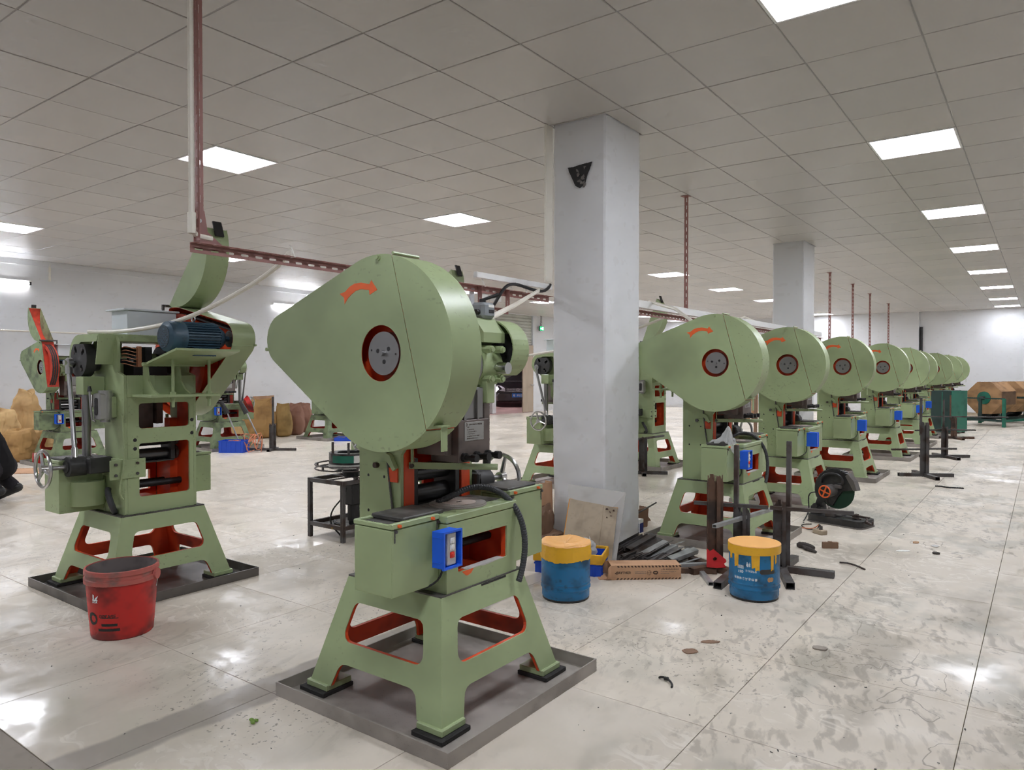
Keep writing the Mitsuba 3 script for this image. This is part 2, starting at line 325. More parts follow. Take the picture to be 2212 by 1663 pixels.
# walls
OX0, OX1, OZ = 16.2, 19.03, 3.06     # the doorway in the left wall
struct('wall_left', cat(box(XB, OX0, YL, YL + .25, -.1, CEIL + .1), box(OX1, XF, YL, YL + .25, -.1, CEIL + .1), box(OX0, OX1, YL, YL + .25, OZ, CEIL + .1)), 'wall')
struct('wall_right', box(XB, XF, YR - .2, YR, -.1, CEIL + .1), 'wall')
struct('wall_back', box(XB - .2, XB, YR - .2, YL + .2, -.1, CEIL + .1), 'wall')
struct('wall_far', cat(box(XF, XF + .2, YR - .2, YL + .2, -.1, CEIL + .1), box(XF - .14, XF, 3.06, YL, 0, CEIL)), 'wall')
for n, (a, b, c, d) in enumerate(PILL):
    m = box(a, b, c, d, 0, CEIL + .02, .012)
    m = m.subdivide_to_size(.12); v = m.vertices.copy()
    nz = meshkit.fbm(v * 3.1, 3, 5 + n) - .5; cx, cy = (a + b) / 2, (c + d) / 2
    m.vertices[:, 0] += np.sign(v[:, 0] - cx) * nz * .016; m.vertices[:, 1] += np.sign(v[:, 1] - cy) * nz * .016
    k = struct('pillar', m, 'pillar', True if False else 40)
    tag(k, 'square white plastered pillar with a ragged hole near its top' if n == 0 else 'white plastered pillar rising behind the row of presses')
# the ragged hole in the first pillar: dark pocket, scraps of wrapping
pk = Polygon([(2.80, 2.752), (2.76, 2.748), (2.70, 2.756), (2.60, 2.762), (2.612, 2.73), (2.64, 2.67), (2.655, 2.62), (2.70, 2.59), (2.735, 2.61), (2.76, 2.66), (2.79, 2.72)])
E('pillar', 'hole_lining', ext(pk, 4.4755, 4.481, 'x'), 'black', False, 'dark ragged hole broken into the plaster')
sc_ = []
for k in range(9):
    y, z = 2.69 + rng.uniform(-.035, .03), 2.60 + k * .016 + rng.uniform(0, .01)
    sc_.append(at(hull(np.array([[rng.uniform(-.004, .012), rng.uniform(-.022, .022), rng.uniform(-.018, .018)] for _ in range(7)])), 4.472, y, z))
E('pillar', 'crumpled_wrap', cat(sc_), 'saw_grey', False, 'crumpled dark wrapping stuffed in the hole')
E('pillar', 'channel', box(4.40, 4.487, 2.936, 2.955, 1.93, CEIL - .005, .003), 'pvc', False, 'white cable channel along the edge')
# annex behind the doorway
struct('wall_annex', cat(box(13.4, 27, 20.5, 20.7, -.1, 3.2), box(13.2, 13.4, YL + .25, 20.7, -.1, 3.2), box(26.8, 27, YL + .25, 20.7, -.1, 3.2)), 'annex')
struct('floor_annex', box(13.2, 27, YL + .0, 20.7, -.2, -.004), 'annex_floor')
struct('ceiling_annex', box(13.2, 27, YL + .25, 20.7, 3.1, 3.25), 'annex')
al = thing('ceiling_light', 'light panel in the annex beyond the shutter, out of sight', 'ceiling light')
E(al, 'frame', box(18.8, 20.0, 17.2, 17.8, 3.06, 3.095, .004), 'trunk', False)
E(al, 'diffuser', tm([(18.82, 17.22, 3.055), (19.98, 17.22, 3.055), (19.98, 17.78, 3.055), (18.82, 17.78, 3.055)], [(0, 2, 1), (0, 3, 2)]), 'white_plastic', False, emitter={'type': 'area', 'radiance': rgb((58, 50, 55))})
sh = thing('roller_shutter', 'grey steel roller shutter half lowered over the doorway in the left wall', 'roller shutter')
for k in range(9):
    z = 2.2 + k * .097
    prof = Polygon([(YL + .05, z), (YL + .032, z + .03), (YL + .032, z + .065), (YL + .05, z + .094), (YL + .062, z + .094), (YL + .062, z)])
    E(sh, 'slat', ext(prof, OX0, OX1, 'x'), 'shutter', False)
E(sh, 'bottom_bar', box(OX0, OX1, YL + .03, YL + .07, 2.15, 2.2, .004), 'shutter', False)
E(sh, 'guide_rail', box(OX1 - .05, OX1, YL - .02, YL + .1, 0, OZ, .004), 'cab_grey', False)
dk = thing('board_door', 'pale plywood door leaf standing in the doorway under the shutter', 'door')
E(dk, 'panel', box(18.31, 18.87, YL - .12, YL - .075, .02, 2.12, .004), 'plank', False)
E(dk, 'handle', cat(cyl((18.80, YL - .12, .86), (18.80, YL - .20, .86), .012), cyl((18.80, YL - .2, .86), (18.62, YL - .2, .87), .016)), 'alu')
one('white_post', box(17.36, 17.55, 13.55, 13.70, 0, 2.2, .01), 'wall', 'white painted post just beyond the shutter doorway', 'post', None, False)
bb = thing('timber_stack', 'stack of dark brown boards beyond the shutter doorway', 'stack')
for k in range(7): E(bb, 'board', box(16.6, 17.25 - rng.uniform(0, .05), 13.7, 14.3, .02 + k * .115, .125 + k * .115, .006), 'wood_dark', False)
# ceiling lights
fr = ext(sbox(-.297, -.297, .297, .297).difference(sbox(-.282, -.282, .282, .282)), -.004, .012, 'z')
frp = mikit.ply(fr, 'mat_trunk', False)
dif = mikit.ply(tm([(-.282, -.282, 0), (.282, -.282, 0), (.282, .282, 0), (-.282, .282, 0)], [(0, 2, 1), (0, 3, 2)]), 'mat_white_plastic', False, emitter={'type': 'area', 'radiance': rgb(PANEL_LIGHT)})
names = {-3: 'row over the aisle at right', 5: 'middle row', 13: 'row nearest the left wall'}
order = ['', '', 'first', 'second', 'third', 'fourth', 'fifth', 'sixth', 'seventh', 'last']
for (i, j) in panels:
    n = [-10, -5, 0, 5, 10, 15, 20, 25, 30, 34].index(i)
    lab = f'{order[n]} square white light panel from the camera, {names[j]}' if n > 1 else f'light panel behind the camera, {["farther", "nearer"][n]}, {names[j]}'
    k = thing('ceiling_light', lab, 'ceiling light', 'flat light panels set in the ceiling')
    W = T().translate([GX + (i + .5) * GP, GY + (j + .5) * GP, CEIL])
    scene[k + '__frame'] = {**frp, 'to_world': W}; scene[k + '__diffuser'] = {**dif, 'to_world': W}
    tag(k + '__diffuser', 'glowing white diffuser')
for x0, lab in ((3.55, 'glowing tube light on the left wall, at the edge of the photo'), (9.35, 'glowing tube light on the left wall above the brown sacks')):
    k = thing('tube_light', lab, 'tube light', 'fluorescent tube lights on the left wall')
    E(k, 'housing', box(x0 - .02, x0 + 1.24, YL - .035, YL, 2.70, 2.745, .004), 'trunk', False)
    E(k, 'tube', cyl((x0, YL - .05, 2.695), (x0 + 1.2, YL - .05, 2.695), .016, n=12), 'white_plastic', True, emitter={'type': 'area', 'radiance': rgb(TUBE_LIGHT)})
    E(k, 'end_cap', box(x0 + 1.2, x0 + 1.23, YL - .07, YL - .03, 2.67, 2.72, .004), 'black', False)
ex = thing('exit_sign', 'small green running man emergency exit sign hanging by the left wall', 'exit sign')
E(ex, 'housing', box(19.22, 19.46, YL - .12, YL - .085, 2.60, 2.75, .005), 'black', False)
E(ex, 'face', box(19.23, 19.45, YL - .124, YL - .12, 2.61, 2.74), 'teal', False, emitter={'type': 'area', 'radiance': rgb((.02, .8, .18))})
man = unary_union([Point(.02, .042).buffer(.011), LineString([(.01, .03), (-.005, .0), (-.03, -.03)]).buffer(.008), LineString([(-.005, .0), (.02, -.015), (.02, -.045)]).buffer(.008), LineString([(.01, .025), (.035, .005)]).buffer(.006), LineString([(.01, .025), (-.02, .015), (-.03, -.005)]).buffer(.006), Polygon([(-.09, 0), (-.06, .025), (-.06, -.025)]), sbox(.055, -.05, .09, .05)])
E(ex, 'symbol', at(ext(man, 0, .002, 'y'), 19.34, YL - .1265, 2.675), 'white_plastic', False, emitter={'type': 'area', 'radiance': rgb((.8, 1.6, 1.0))})
E(ex, 'hanger', cat(cyl((19.30, YL - .1, 2.75), (19.31, YL - .1, CEIL), .006, n=8), cyl((19.38, YL - .1, 2.75), (19.37, YL - .1, CEIL), .006, n=8)), 'black')
# surface conduits on the left wall
one('wall_conduit', tube([(XB + 3, YL - .012, 1.93), (5.6, YL - .012, 1.93), (5.75, YL - .012, 1.86), (6.2, YL - .012, 1.5)], .012, 8), 'pvc', 'thin white cable conduit running along the left wall behind the small flap', 'conduit')
one('wall_conduit', box(5.05, 5.08, YL - .02, YL, 2.76, CEIL - .01, .003), 'pvc', 'short white conduit rising to the ceiling above the tube light', 'conduit', None, False)
one('cable_drop', tube([(XF - .045, 3.0, 2.62), (XF - .045, 3.0, 1.4)], .04, 8), 'black', 'black cable bundle hanging down the far wall behind the presses', 'cable')
E('wall_left', 'top_trim', box(XB, OX0, YL - .02, YL, CEIL - .09, CEIL - .001, .003), 'wall', False)
E('wall_far', 'baseboard', box(XF - .012, XF, YR, 3.0, 0, .1), 'card_grey', False)
# ------------------------------------------------------------------ the punch presses
def build_press(opened, zs, flap=48):
    """parts of one press around its own origin (front -y, belt guard on -x): [(key suffix, shape dict, label)]"""
    L, cnt = [], {}
    def A(name, mesh, mat, smooth=30, label=None):
        n = cnt.get(name, 0); cnt[name] = n + 1
        k = name if n == 0 else f'{name}_{n:03d}'
        L.append((k, mikit.ply(mesh, 'mat_' + mat, smooth), label)); return k
    # stand: four tilted faces with cut-outs, green outside and red lead inside
    Z0, H = .045, .405
    def face(b, t, db, dt):
        hw = lambda v: b + (t - b) * v / H
        p = Polygon([(-b, 0), (b, 0), (t, H), (-t, H)])
        w = Polygon([(-hw(.168) + .088, .168), (hw(.168) - .088, .168), (hw(.318) - .088, .318), (-hw(.318) + .088, .318)])
        a = Polygon([(-hw(-.1) + .112, -.1), (hw(-.1) - .112, -.1), (hw(.09) - .125, .09), (-hw(.09) + .125, .09)])
        p = p.difference(rnd(w, .035)).difference(rnd(a, .045))
        def mk(w0, w1):
            q = p if w0 == 0 else p.intersection(Polygon([(-b + .016, -1e-3), (b - .016, -1e-3), (t - .016, H - .001), (-t + .016, H - .001)]))
            m = trimesh.creation.extrude_polygon(q, w1 - w0, engine='earcut'); v = m.vertices
            return tm(np.c_[v[:, 0], -(db + (dt - db) * v[:, 1] / H) + w0 + v[:, 2], Z0 + v[:, 1]], m.faces)
        return mk(0, .004), mk(.004, .018)
    f, s = face(.36, .25, .35, .25), face(.35, .25, .36, .25)
    A('stand', cat([mv(f[0], ro(a, (0, 0, 1))) for a in (0, 180)], [mv(s[0], ro(a, (0, 0, 1))) for a in (90, 270)]), 'green', False)
    A('stand__lining', cat([mv(f[1], ro(a, (0, 0, 1))) for a in (0, 180)], [mv(s[1], ro(a, (0, 0, 1))) for a in (90, 270)]), 'orange', False, 'red lead painted inner faces of the stand')
    A('stand__top', ext(sbox(-.25, -.25, .25, .25).difference(sbox(-.2, -.19, .2, .19)), .447, .456, 'z'), 'lidDark', False)
    for sx in (-1, 1):
        for sy in (-1, 1):
            A('stand__foot', box(sx * .372, sx * .245, sy * .362, sy * .24, .023, .047, .003), 'green', False)
            A('pad', box(sx * .392, sx * .24, sy * .38, sy * .235, .0065, .023, .002), 'rubber', False)
    # body
    sp = Polygon([(.222, .456), (-.01, .456), (-.01, .95), (-.05, 1.0), (-.05, 1.10), (-.13, 1.18), (-.13, 1.44), (-.09, 1.49), (.12, 1.49), (.15, 1.44), (.15, 1.27), (.222, 1.25)])
    for x0, x1 in ((-.215, -.199), (.199, .215)): A('side_plate', ext(rnd(sp, .006), x0, x1, 'x'), 'green', False)
    for s in (-1, 1):
        A('column', box(s * .198, s * .141, -.013, .05, .456, .985, .002), 'orange', False)
        A('side_lining', box(s * .1985, s * .190, .05, .204, .46, 1.24), 'orange', False)
    bw = sbox(-.198, .456, .198, 1.25)
    wins = [rbox(-.172, .132, .549, .859, .018), rbox(-.172, .132, .945, 1.09, .018)]
    for w in wins: bw = bw.difference(w)
    A('back_plate', ext(bw, .210, .222, 'y'), 'green', False)
    A('back_plate__lining', ext(bw, .198, .210, 'y'), 'orange', False)
    A('back_plate__bolt_hole', cat([cyl((x, .2225, z), (x, .215, z), .011, n=10) for x in (-.188, .155) for z in (.90, .83, .98, .88) if (x < 0) == (z in (.90, .98))]), 'black')
    A('frame_bolt', cat([cyl((-.2155, y, z), (-.213, y, z), .006, n=8) for y in (.17, .08) for z in (.72, .86)]), 'black')
    # bed with its opening
    bf = sbox(-.216, .456, .216, .712).difference(rnd(sbox(-.152, .522, .152, .648), .006))
    A('bed_front', ext(bf, -.246, -.238, 'y'), 'green', False)
    A('bed_front__lining', ext(bf.intersection(sbox(-.19, .46, .19, .70)), -.238, -.215, 'y'), 'orange', False)
    A('bed_front__worn_edge', cat(box(-.10, .13, -.2464, -.214, .5205, .5232), ext(Polygon([(-.10, .521), (-.02, .521), (.0, .517), (.06, .519), (.08, .522), (-.04, .524)]), -.2466, -.2458, 'y')), 'board_grey', False)
    A('bed_front__worn_patch', ext(Polygon([(-.13, .521), (-.06, .521), (-.075, .505), (-.10, .499), (-.115, .508)]), -.2465, -.2459, 'y'), 'arrow', False)
    A('stand__slot', box(-.02, .135, -.2535, -.246, .4425, .4495), 'black', False)
    A('bed_body', cat(box(-.216, -.198, -.238, -.014, .456, .712), box(.198, .216, -.238, -.014, .456, .712)), 'green', False)
    A('bed_body__lining', cat(box(-.198, -.193, -.215, -.014, .456, .712), box(.193, .198, -.215, -.014, .456, .712), box(-.198, .198, -.215, -.014, .456, .47)), 'orange', False)
    A('bed_top', box(-.217, .217, -.248, -.0, .7145, .742, .003), 'green', False)
    A('bed_top__work_surface', box(-.200, .200, -.175, -.002, .7415, .7435, .0005), 'tableTop', False)
    A('turntable_disc', cat(cyl((0.0, -.115, .743), (0.0, -.115, .747), .115, n=40), cyl((.004, -.117, .747), (.004, -.117, .751), .108, n=40)), 'tray', 30)
    A('turntable_disc__paper_label', cat(cyl((.004, -.117, .751), (.004, -.117, .7518), .068, n=36)), 'paper_pink')
    A('turntable_disc__centre_slot', box(-.012, .02, -.121, -.113, .7515, .7525), 'black', False)
    A('bed_shaft', cyl((-.19, -.12, .585), (.19, -.12, .585), .016, n=14), 'black')
    A('drawer_tray', box(-.1, .06, -.17, -.04, .492, .506), 'orange', False)
    # side boxes with lids
    for x0, x1, z0, z1 in ((-.457, -.219, .492, .727), (.219, .460, .472, .752)):
        sb = A('side_box', box(x0, x1, -.21, -.02, z0, z1, .003), 'green', False)
        A(sb + '__lid', cat(box(x0 - .002, x1 + .002, -.213, -.195, z1 + .003, z1 + .022, .002), box(x0 - .002, x0 + .014, -.2, -.018, z1 + .003, z1 + .018, .002), box(x0, x1, -.036, -.018, z1 + .003, z1 + .02, .002), box(x1 - .014, x1 + .002, -.2, -.018, z1 + .003, z1 + .02, .002)), 'green', False)
        A(sb + '__lid_plate', cat(box(x0 + .012, x1 - .01, -.195, -.03, z1 + .001, z1 + .012), box(x0 + (.075 if x0 < 0 else .012), x1 + (.05 if x0 < 0 else -.02), -.19, -.026, z1 + .012, z1 + .030, .004)), 'lidDark', False, 'dark oily lid plate')
        A(sb + '__lid_screw', cat([cyl((x, -.213, z1 + .012), (x, -.224, z1 + .012), .006, n=10) for x in (x0 + .03, x1 - .04)]), 'arrow')
        A(sb + '__latch', cat([box(x, x + .004, -.2125, -.21, z1 - .045, z1 + .012, 0) for x in (x0 + .012, x1 - .012)], [cyl((x + .006, -.21, z1 - .006), (x + .006, -.217, z1 - .006), .006, n=8) for x in (x0 + .012, x1 - .012)]), 'iron')
    # feed rollers between the columns
    for z in (.775, .862): A('feed_roller', cyl((-.138, .06, z), (.138, .06, z), .036, n=28), 'roller')
    A('roller_frame', cat(box(-.138, -.112, -.005, .12, .74, .93, .002), box(.112, .138, -.005, .12, .74, .93, .002), box(-.13, .13, -.0, .12, .732, .739)), 'cast', False)
    A('roller_gear', cat([cyl((-.155, .06, z), (-.172, .06, z), .042, n=18) for z in (.775, .862)]), 'iron')
    A('lower_shaft', cyl((-.19, .08, .60), (.19, .08, .60), .02, n=14), 'black')
    # slide, ram, name plate
    A('slide', box(-.095, .095, -.2, -.055, .921, 1.085, .003), 'slide', False)
    A('slide__name_plate', box(-.061, .057, -.2025, -.199, 1.003, 1.076, .001), 'alu', False, 'small engraved metal plate')
    ln = [(.9, 13, .0052)] + [(.76, 3, .004), (.62, 8, .004), (.50, 11, .004), (.38, 9, .004), (.26, 14, .004), (.13, 12, .004)]
    tx = []
    for f_, k, hh in ln:
        for q in range(k): tx += glyph(rng.choice('南特达有限公司号'), -.047 + q * (.0062 if hh > .005 else .0054) + (.012 if hh > .005 else 0), 1.003 + f_ * .07 - hh / 2, hh, -.2027)
    tx.append(torus(.0048, .0009, 16, 5, (-.048, -.2027, 1.066), 'y'))
    A('slide__plate_text', cat(tx), 'print_dark', False)
    for x in (-.066, .008, .078): A('slide__bolt', cat(cyl((x, -.2, .942), (x, -.214, .942), .017, n=16), cyl((x, -.214, .942), (x, -.245, .942), .011, n=12), cyl((x, -.245, .942), (x, -.268, .942), .0155, n=16)), 'black')
    A('ram', box(-.07, .07, -.19, -.06, 1.085, 1.21, .004), 'steel', False)
    A('ram__rib', cat(box(-.06, -.045, -.2, -.19, 1.085, 1.2), box(.02, .03, -.2, -.19, 1.085, 1.2)), 'steel', False)
    for s in (-1, 1): A('slide_guide', box(s * .098, s * .138, -.17, -.02, .95, 1.24, .003), 'slide', False)
    A('guide_bracket', cat(box(.08, .132, -.2, -.12, 1.145, 1.235, .003), box(-.132, -.08, -.2, -.12, 1.145, 1.235, .003)), 'green', False)
    # head: bearing caps, nuts, crank and its guard
    A('head_top', box(-.2, .2, -.13, .12, 1.445, 1.49, .006), 'green', False)
    A('head_front', hull([(x, y, z) for x in (.06, .198) for y, z in ((-.135, 1.39), (-.2, 1.39), (-.2, 1.43), (-.15, 1.49), (-.11, 1.49))]), 'green', False)
    for x0, x1 in ((.062, .186), (-.186, -.062)):
        cap = cat(ext(Polygon([(-.1 + .1 * math.cos(t), 1.30 + .085 * math.sin(t)) for t in np.linspace(PI / 2, 1.5 * PI, 14)] + [(-.06, 1.215), (-.06, 1.385)]), x0, x1, 'x'), box(x0 - .004, x1 + .004, -.17, -.1, 1.345, 1.38, .003), box(x0 - .004, x1 + .004, -.17, -.1, 1.22, 1.262, .003))
        A('bearing_cap', cap, 'green', 30)
        for x in (x0 + .03, x1 - .024):
            for z in (1.362, 1.242): A('nut', cat(cyl((x, -.17, z), (x, -.215, z), .017, n=6), cyl((x, -.215, z), (x, -.224, z), .011, n=12)), 'green', False)
    A('bearing_ring', torus(.088, .012, 30, 8, (.052, -.1, 1.30), 'x'), 'steel')
    A('grease_cup', cat(cyl((.14, -.19, 1.29), (.14, -.215, 1.29), .011, n=12), cyl((.14, -.215, 1.288), (.14, -.262, 1.286), .024, n=24)), 'chrome')
    A('crankshaft', cat(cyl((-.25, -.1, 1.337), (.27, -.1, 1.337), .042, n=24), cyl((-.06, -.1, 1.337), (.06, -.1, 1.337), .085, n=28)), 'cast')
    A('clutch_gear', cat(cyl((-.17, -.03, 1.34), (-.12, -.03, 1.34), .09, n=20), box(-.1, .1, -.02, .1, 1.25, 1.33), box(.0, .04, .06, .12, 1.25, 1.42)), 'black')
    dsk = Point(0, 0).buffer(.105, 16).difference(sbox(-.2, .086, .2, .2))
    for a in (0, 90, 180, 270): dsk = dsk.difference(affinity.rotate(rbox(.045, .088, -.012, .012, .011), a + 35, origin=(0, 0)))
    dsk = affinity.translate(dsk, -.1, 1.347)
    A('crank_disc', cat(ext(dsk, .262, .318, 'x'), cyl((.2, -.1, 1.337), (.29, -.1, 1.337), .06, n=24)), 'cast', 30)
    A('crank_disc__pin', cat(cyl((.31, -.15, 1.325), (.362, -.15, 1.325), .012, n=12), cyl((.362, -.15, 1.325), (.376, -.15, 1.325), .017, n=6)), 'chrome')
    A('crank_disc__bolt', cat([cyl((.31, -.1 + .07 * math.cos(t), 1.347 + .07 * math.sin(t)), (.32, -.1 + .07 * math.cos(t), 1.347 + .07 * math.sin(t)), .01, n=8) for t in (.9, 2.6, 5.2)]), 'iron')
    if opened:
        A('link_rod', tube([(.348, -.152, 1.27), (.385, -.0, .83)], .013, 10), 'steel')
        A('link_rod__end', cat(cyl((.352, -.15, 1.345), (.348, -.152, 1.262), .019, n=12), cyl((.384, -.004, .84), (.392, .028, .74), .017, n=12), cyl((.38, .03, .725), (.405, .03, .725), .022, n=14), cyl((.335, -.15, 1.325), (.358, -.15, 1.325), .03, n=16)), 'chrome')
    arc = [(-.125 - .12 * math.sin(t), 1.365 + .12 * math.cos(t)) for t in np.linspace(0, math.radians(152), 16)]
    path = LineString([(.085, 1.315), (.125, 1.485)] + arc)
    A('crank_guard', cat(ext(path.buffer(.003, cap_style=2), .196, .306, 'x'), ext(Polygon(arc + [(-.16, 1.275), (-.18, 1.33), (-.18, 1.40), (-.1, 1.445), (.10, 1.445), (.12, 1.487)]), .302, .306, 'x')), 'green', 25)
    # feed gear on the +x side: guide post, oiler, roller hub, hand wheel, motor drum
    if opened:
        A('guide_post', cyl((.295, -.06, .77), (.295, -.06, 1.15), .024, n=20), 'steel')
        A('guide_post__block', box(.216, .335, -.10, .0, 1.14, 1.245, .004), 'green', False)
    else: A('oil_pipe', tube([(.33, .0, .76), (.33, .0, .90), (.30, .01, .93), (.22, .01, .94)], .018, 12), 'cast')
    A('oiler', cat(cyl((.262, .1, 1.0), (.262, .1, 1.15), .043, n=24), box(.25, .31, .06, .14, 1.0, 1.15, .006), cyl((.262, .1, .985), (.262, .1, 1.0), .026, n=20)), 'alu')
    A('oiler__cap', cyl((.262, .1, 1.15), (.262, .1, 1.166), .036, n=18), 'alu')
    A('oiler__window', rb_win(.311, .1, 1.075), 'black', False)
    A('oiler__lever', tube([(.325, .055, 1.165), (.325, .06, 1.10), (.32, .07, 1.0), (.31, .09, .99)], .006, 6), 'alu')
    A('oiler__lever_knob', tube([(.325, .052, 1.19), (.325, .055, 1.16)], [.008, .013], 8), 'black')
    A('oiler__bracket', box(.215, .245, .06, .14, 1.01, 1.13, .003), 'green', False)
    A('feed_bracket', cat(box(.10, .298, .222, .234, .665, .775, .002), box(.215, .228, -.06, .23, .665, .775, .002)), 'green', False)
    A('feed_bracket__bolt', cat([cyl((x, .234, z), (x, .245, z), .008, n=8) for x in (.15, .27) for z in (.69, .75)]), 'iron')
    ZW, XW, DX = (.738, .55, .0) if opened else (.79, .452, -.10); YW = .01
    A('roller_hub', cat(cyl((.335 + DX, YW, ZW), (.43 + DX, YW, ZW), .056, n=28), cyl((.43 + DX, YW, ZW), (.438 + DX, YW, ZW), .035, n=20), box(.218, .345 + DX, YW - .05, YW + .08, ZW - .045, ZW + .045, .006)), 'cast')
    A('hand_wheel_shaft', cyl((.43 + DX, YW, ZW), (XW, YW, ZW), .012, n=12), 'steel')
    hw = [torus(.1, .0095, 40, 10, (XW, YW, ZW), 'x'), cyl((XW - .02, YW, ZW), (XW + .014, YW, ZW), .022, n=18)]
    for a in (90, 210, 330):
        t = math.radians(a + 14); hw.append(tube([(XW - .003, YW, ZW), (XW, YW + .098 * math.cos(t), ZW + .098 * math.sin(t))], [.012, .008], 8))
    A('hand_wheel', cat(hw), 'chrome')
    A('catch_drum', cat(ext(Polygon([(.222, -.02)] + [(.312 + .09 * math.cos(t), -.02 + .085 * math.sin(t)) for t in np.linspace(0, PI, 16)][::-1] + [(.402, -.02)]), .508, .645, 'z'), box(.24, .38, -.025, -.018, .508, .645)), 'green', 30)
    A('flex_conduit', tube(spline([(.25, .1, .60), (.262, .14, .55), (.25, .16, .49), (.225, .12, .47)], 16), .017, 10), 'hose')
    A('feed_cable', tube(spline([(.23, .236, 1.03), (.226, .24, .84), (.24, .245, .69), (.25, .24, .60), (.23, .236, .55)], 24), .005, 6), 'green')
    # start/stop box on the front
    SB = lambda m: mv(m, tl(-.016, -.034, 0))
    bx = [box(-.278, -.184, -.216, -.2125, .572, .702)]
    for a, b, c, d in ((-.278, -.274, .572, .702), (-.188, -.184, .572, .702), (-.278, -.184, .572, .576), (-.278, -.184, .698, .702)): bx.append(box(a, b, -.272, -.2125, c, d, .001))
    bx += [box(-.281, -.274, -.272, -.262, .569, .705), box(-.188, -.181, -.272, -.262, .569, .705), box(-.281, -.181, -.272, -.262, .698, .705), box(-.281, -.181, -.272, -.262, .569, .576), box(-.28, -.276, -.265, -.215, .59, .594), box(-.28, -.276, -.265, -.215, .68, .684)]
    A('button_box', SB(cat(bx)), 'blue_box', False, 'bright blue plastic box holding the push buttons')
    A('button_box__panel', SB(box(-.252, -.204, -.262, -.216, .579, .695, .003)), 'plate_grey', False)
    for z, m in ((.668, 'white_plastic'), (.643, 'white_plastic'), (.616, 'red_plastic')):
        k = A('button_box__button', SB(ext(rbox(-.2385, -.2175, z - .0105, z + .0105, .003), -.266, -.262, 'y')), m, False)
        A('button_box__button_cap', SB(cyl((-.228, -.266, z), (-.228, -.270, z), .0075, n=16)), m)
    A('button_cable', tube(spline([(-.23, -.23, .572), (-.235, -.235, .53), (-.28, -.2, .488), (-.3, -.1, .48)], 14), .004, 6), 'black')
    # hand lever and its brackets
    la, lb_ = np.array([-.232, .10, .907]), np.array([.0, -.315, .907]); lu = (lb_ - la) / np.linalg.norm(lb_ - la)
    A('hand_lever', beam(la - lu * .02, la + lu * .36, .008, .026), 'green', False)
    A('hand_lever__grip', cyl(la + lu * .34, lb_, .012, n=16), 'green')
    A('hand_lever__pivot', cyl((-.248, .10, .907), (-.20, .10, .907), .011, n=12), 'iron')
    A('hand_lever__pivot', cyl(la + lu * .14 + [-.012, -.006, 0], la + lu * .14 + [.012, .006, 0], .009, n=10), 'iron')
    A('lever_bracket', beam(la + lu * .14, la + lu * .14 + [0, 0, .10], .026, .006, up=lu), 'green', False)
    A('lever_bracket', ext(Polygon([(.03, .95), (-.0, .90), (.012, .89), (.06, .94), (.06, .96)]), -.236, -.217, 'x'), 'green', False)
    A('guard_tab', box(-.224, -.217, .0, .05, .845, .90), 'orange', False)
    A('side_pipe', tube(spline([(-.222, .06, 1.06), (-.222, .05, .9), (-.222, .03, .76), (-.222, .015, .66)], 14), .005, 6), 'lidDark')
    # belt guard: outline of two circles, split along the door seam
    big, small = Point(-.088, 1.337).buffer(.352, 24), Point(.464, zs).buffer(.103, 16)
    out = unary_union([big, small]).convex_hull
    seam = LineString([(-.155 + .37 * (-.155 + .32) * -1 * 0, 1.686), (-.32, 1.074)])
    (y1, z1), (y2, z2) = seam.coords; dy, dz = (y1 - y2), (z1 - z2)
    a_, b_ = (y1 + dy, z1 + dz), (y2 - dy, z2 - dz)
    frontside = Polygon([a_, b_, (-2, b_[1]), (-2, a_[1])])
    hole = Point(-.1, 1.337).buffer(.1, 24)
    back, front = out.difference(frontside.buffer(.0015)), out.intersection(frontside).buffer(-.0015)
    def shell(poly, hol, closed):
        face = poly.difference(hole) if hol else poly
        rim = poly.difference(poly.buffer(-.003))
        cutl = frontside.exterior.buffer(.006)
        rimo = rim if closed else rim.difference(cutl)
        g = [ext(face, -.402, -.400, 'x'), ext(rimo, -.400, -.252, 'x')]
        inner = poly.buffer(-.003); rl = inner.difference(inner.buffer(-.002))
        l = [ext(inner.difference(hole) if hol else inner, -.400, -.3985, 'x'), ext(rl if closed else rl.difference(cutl), -.3985, -.252, 'x')]
        if closed: g.append(ext(poly, -.252, -.250, 'x'))

        return cat(g), cat(l)
    g, l = shell(back, True, False)
    A('belt_guard', g, 'green', 25); A('belt_guard__lining', l, 'orange', 25, 'red lead painted inside of the guard')
    A('belt_guard__hook', cat(cyl((-.402, -.092, 1.676), (-.408, -.092, 1.676), .011, n=16), cyl((-.408, -.092, 1.676), (-.415, -.092, 1.676), .006, n=10)), 'green')
    ar = Polygon([(.116, 1.561), (.086, 1.567), (.062, 1.584), (.036, 1.593), (.0, 1.595), (-.044, 1.586), (-.055, 1.599), (-.085, 1.563), (-.046, 1.548), (-.042, 1.565), (.0, 1.571), (.027, 1.567), (.05, 1.556), (.07, 1.543), (.089, 1.522), (.092, 1.546)])
    A('belt_guard__arrow', ext(ar, -.4032, -.4022, 'x'), 'arrow', False, 'curved orange arrow painted on the guard')
    if not opened:
        g, l = shell(front, False, True)
        A('guard_door', g, 'green', 25)
        A('guard_door__latch', cat(box(-.372, -.34, -.362, -.358, 1.0, 1.085, .001), box(-.38, -.335, -.37, -.28, 1.085, 1.09)), 'green', False)
        A('guard_door__hinge', tube([(-.39, -.15, 1.690), (-.26, -.15, 1.690)], .006, 8), 'green')
    else:
        # the front segment swung up on its hinge at the seam's top
        piv = np.array([0, -.155, 1.69]); ang = math.degrees(math.atan2(.45, .50)) + 180 - 0
        sg = cat(ext(front, -.402, -.400, 'x'), ext(front.difference(front.buffer(-.003)).difference(frontside.exterior.buffer(.006)), -.400, -.250, 'x'), ext(front, -.252, -.250, 'x'))
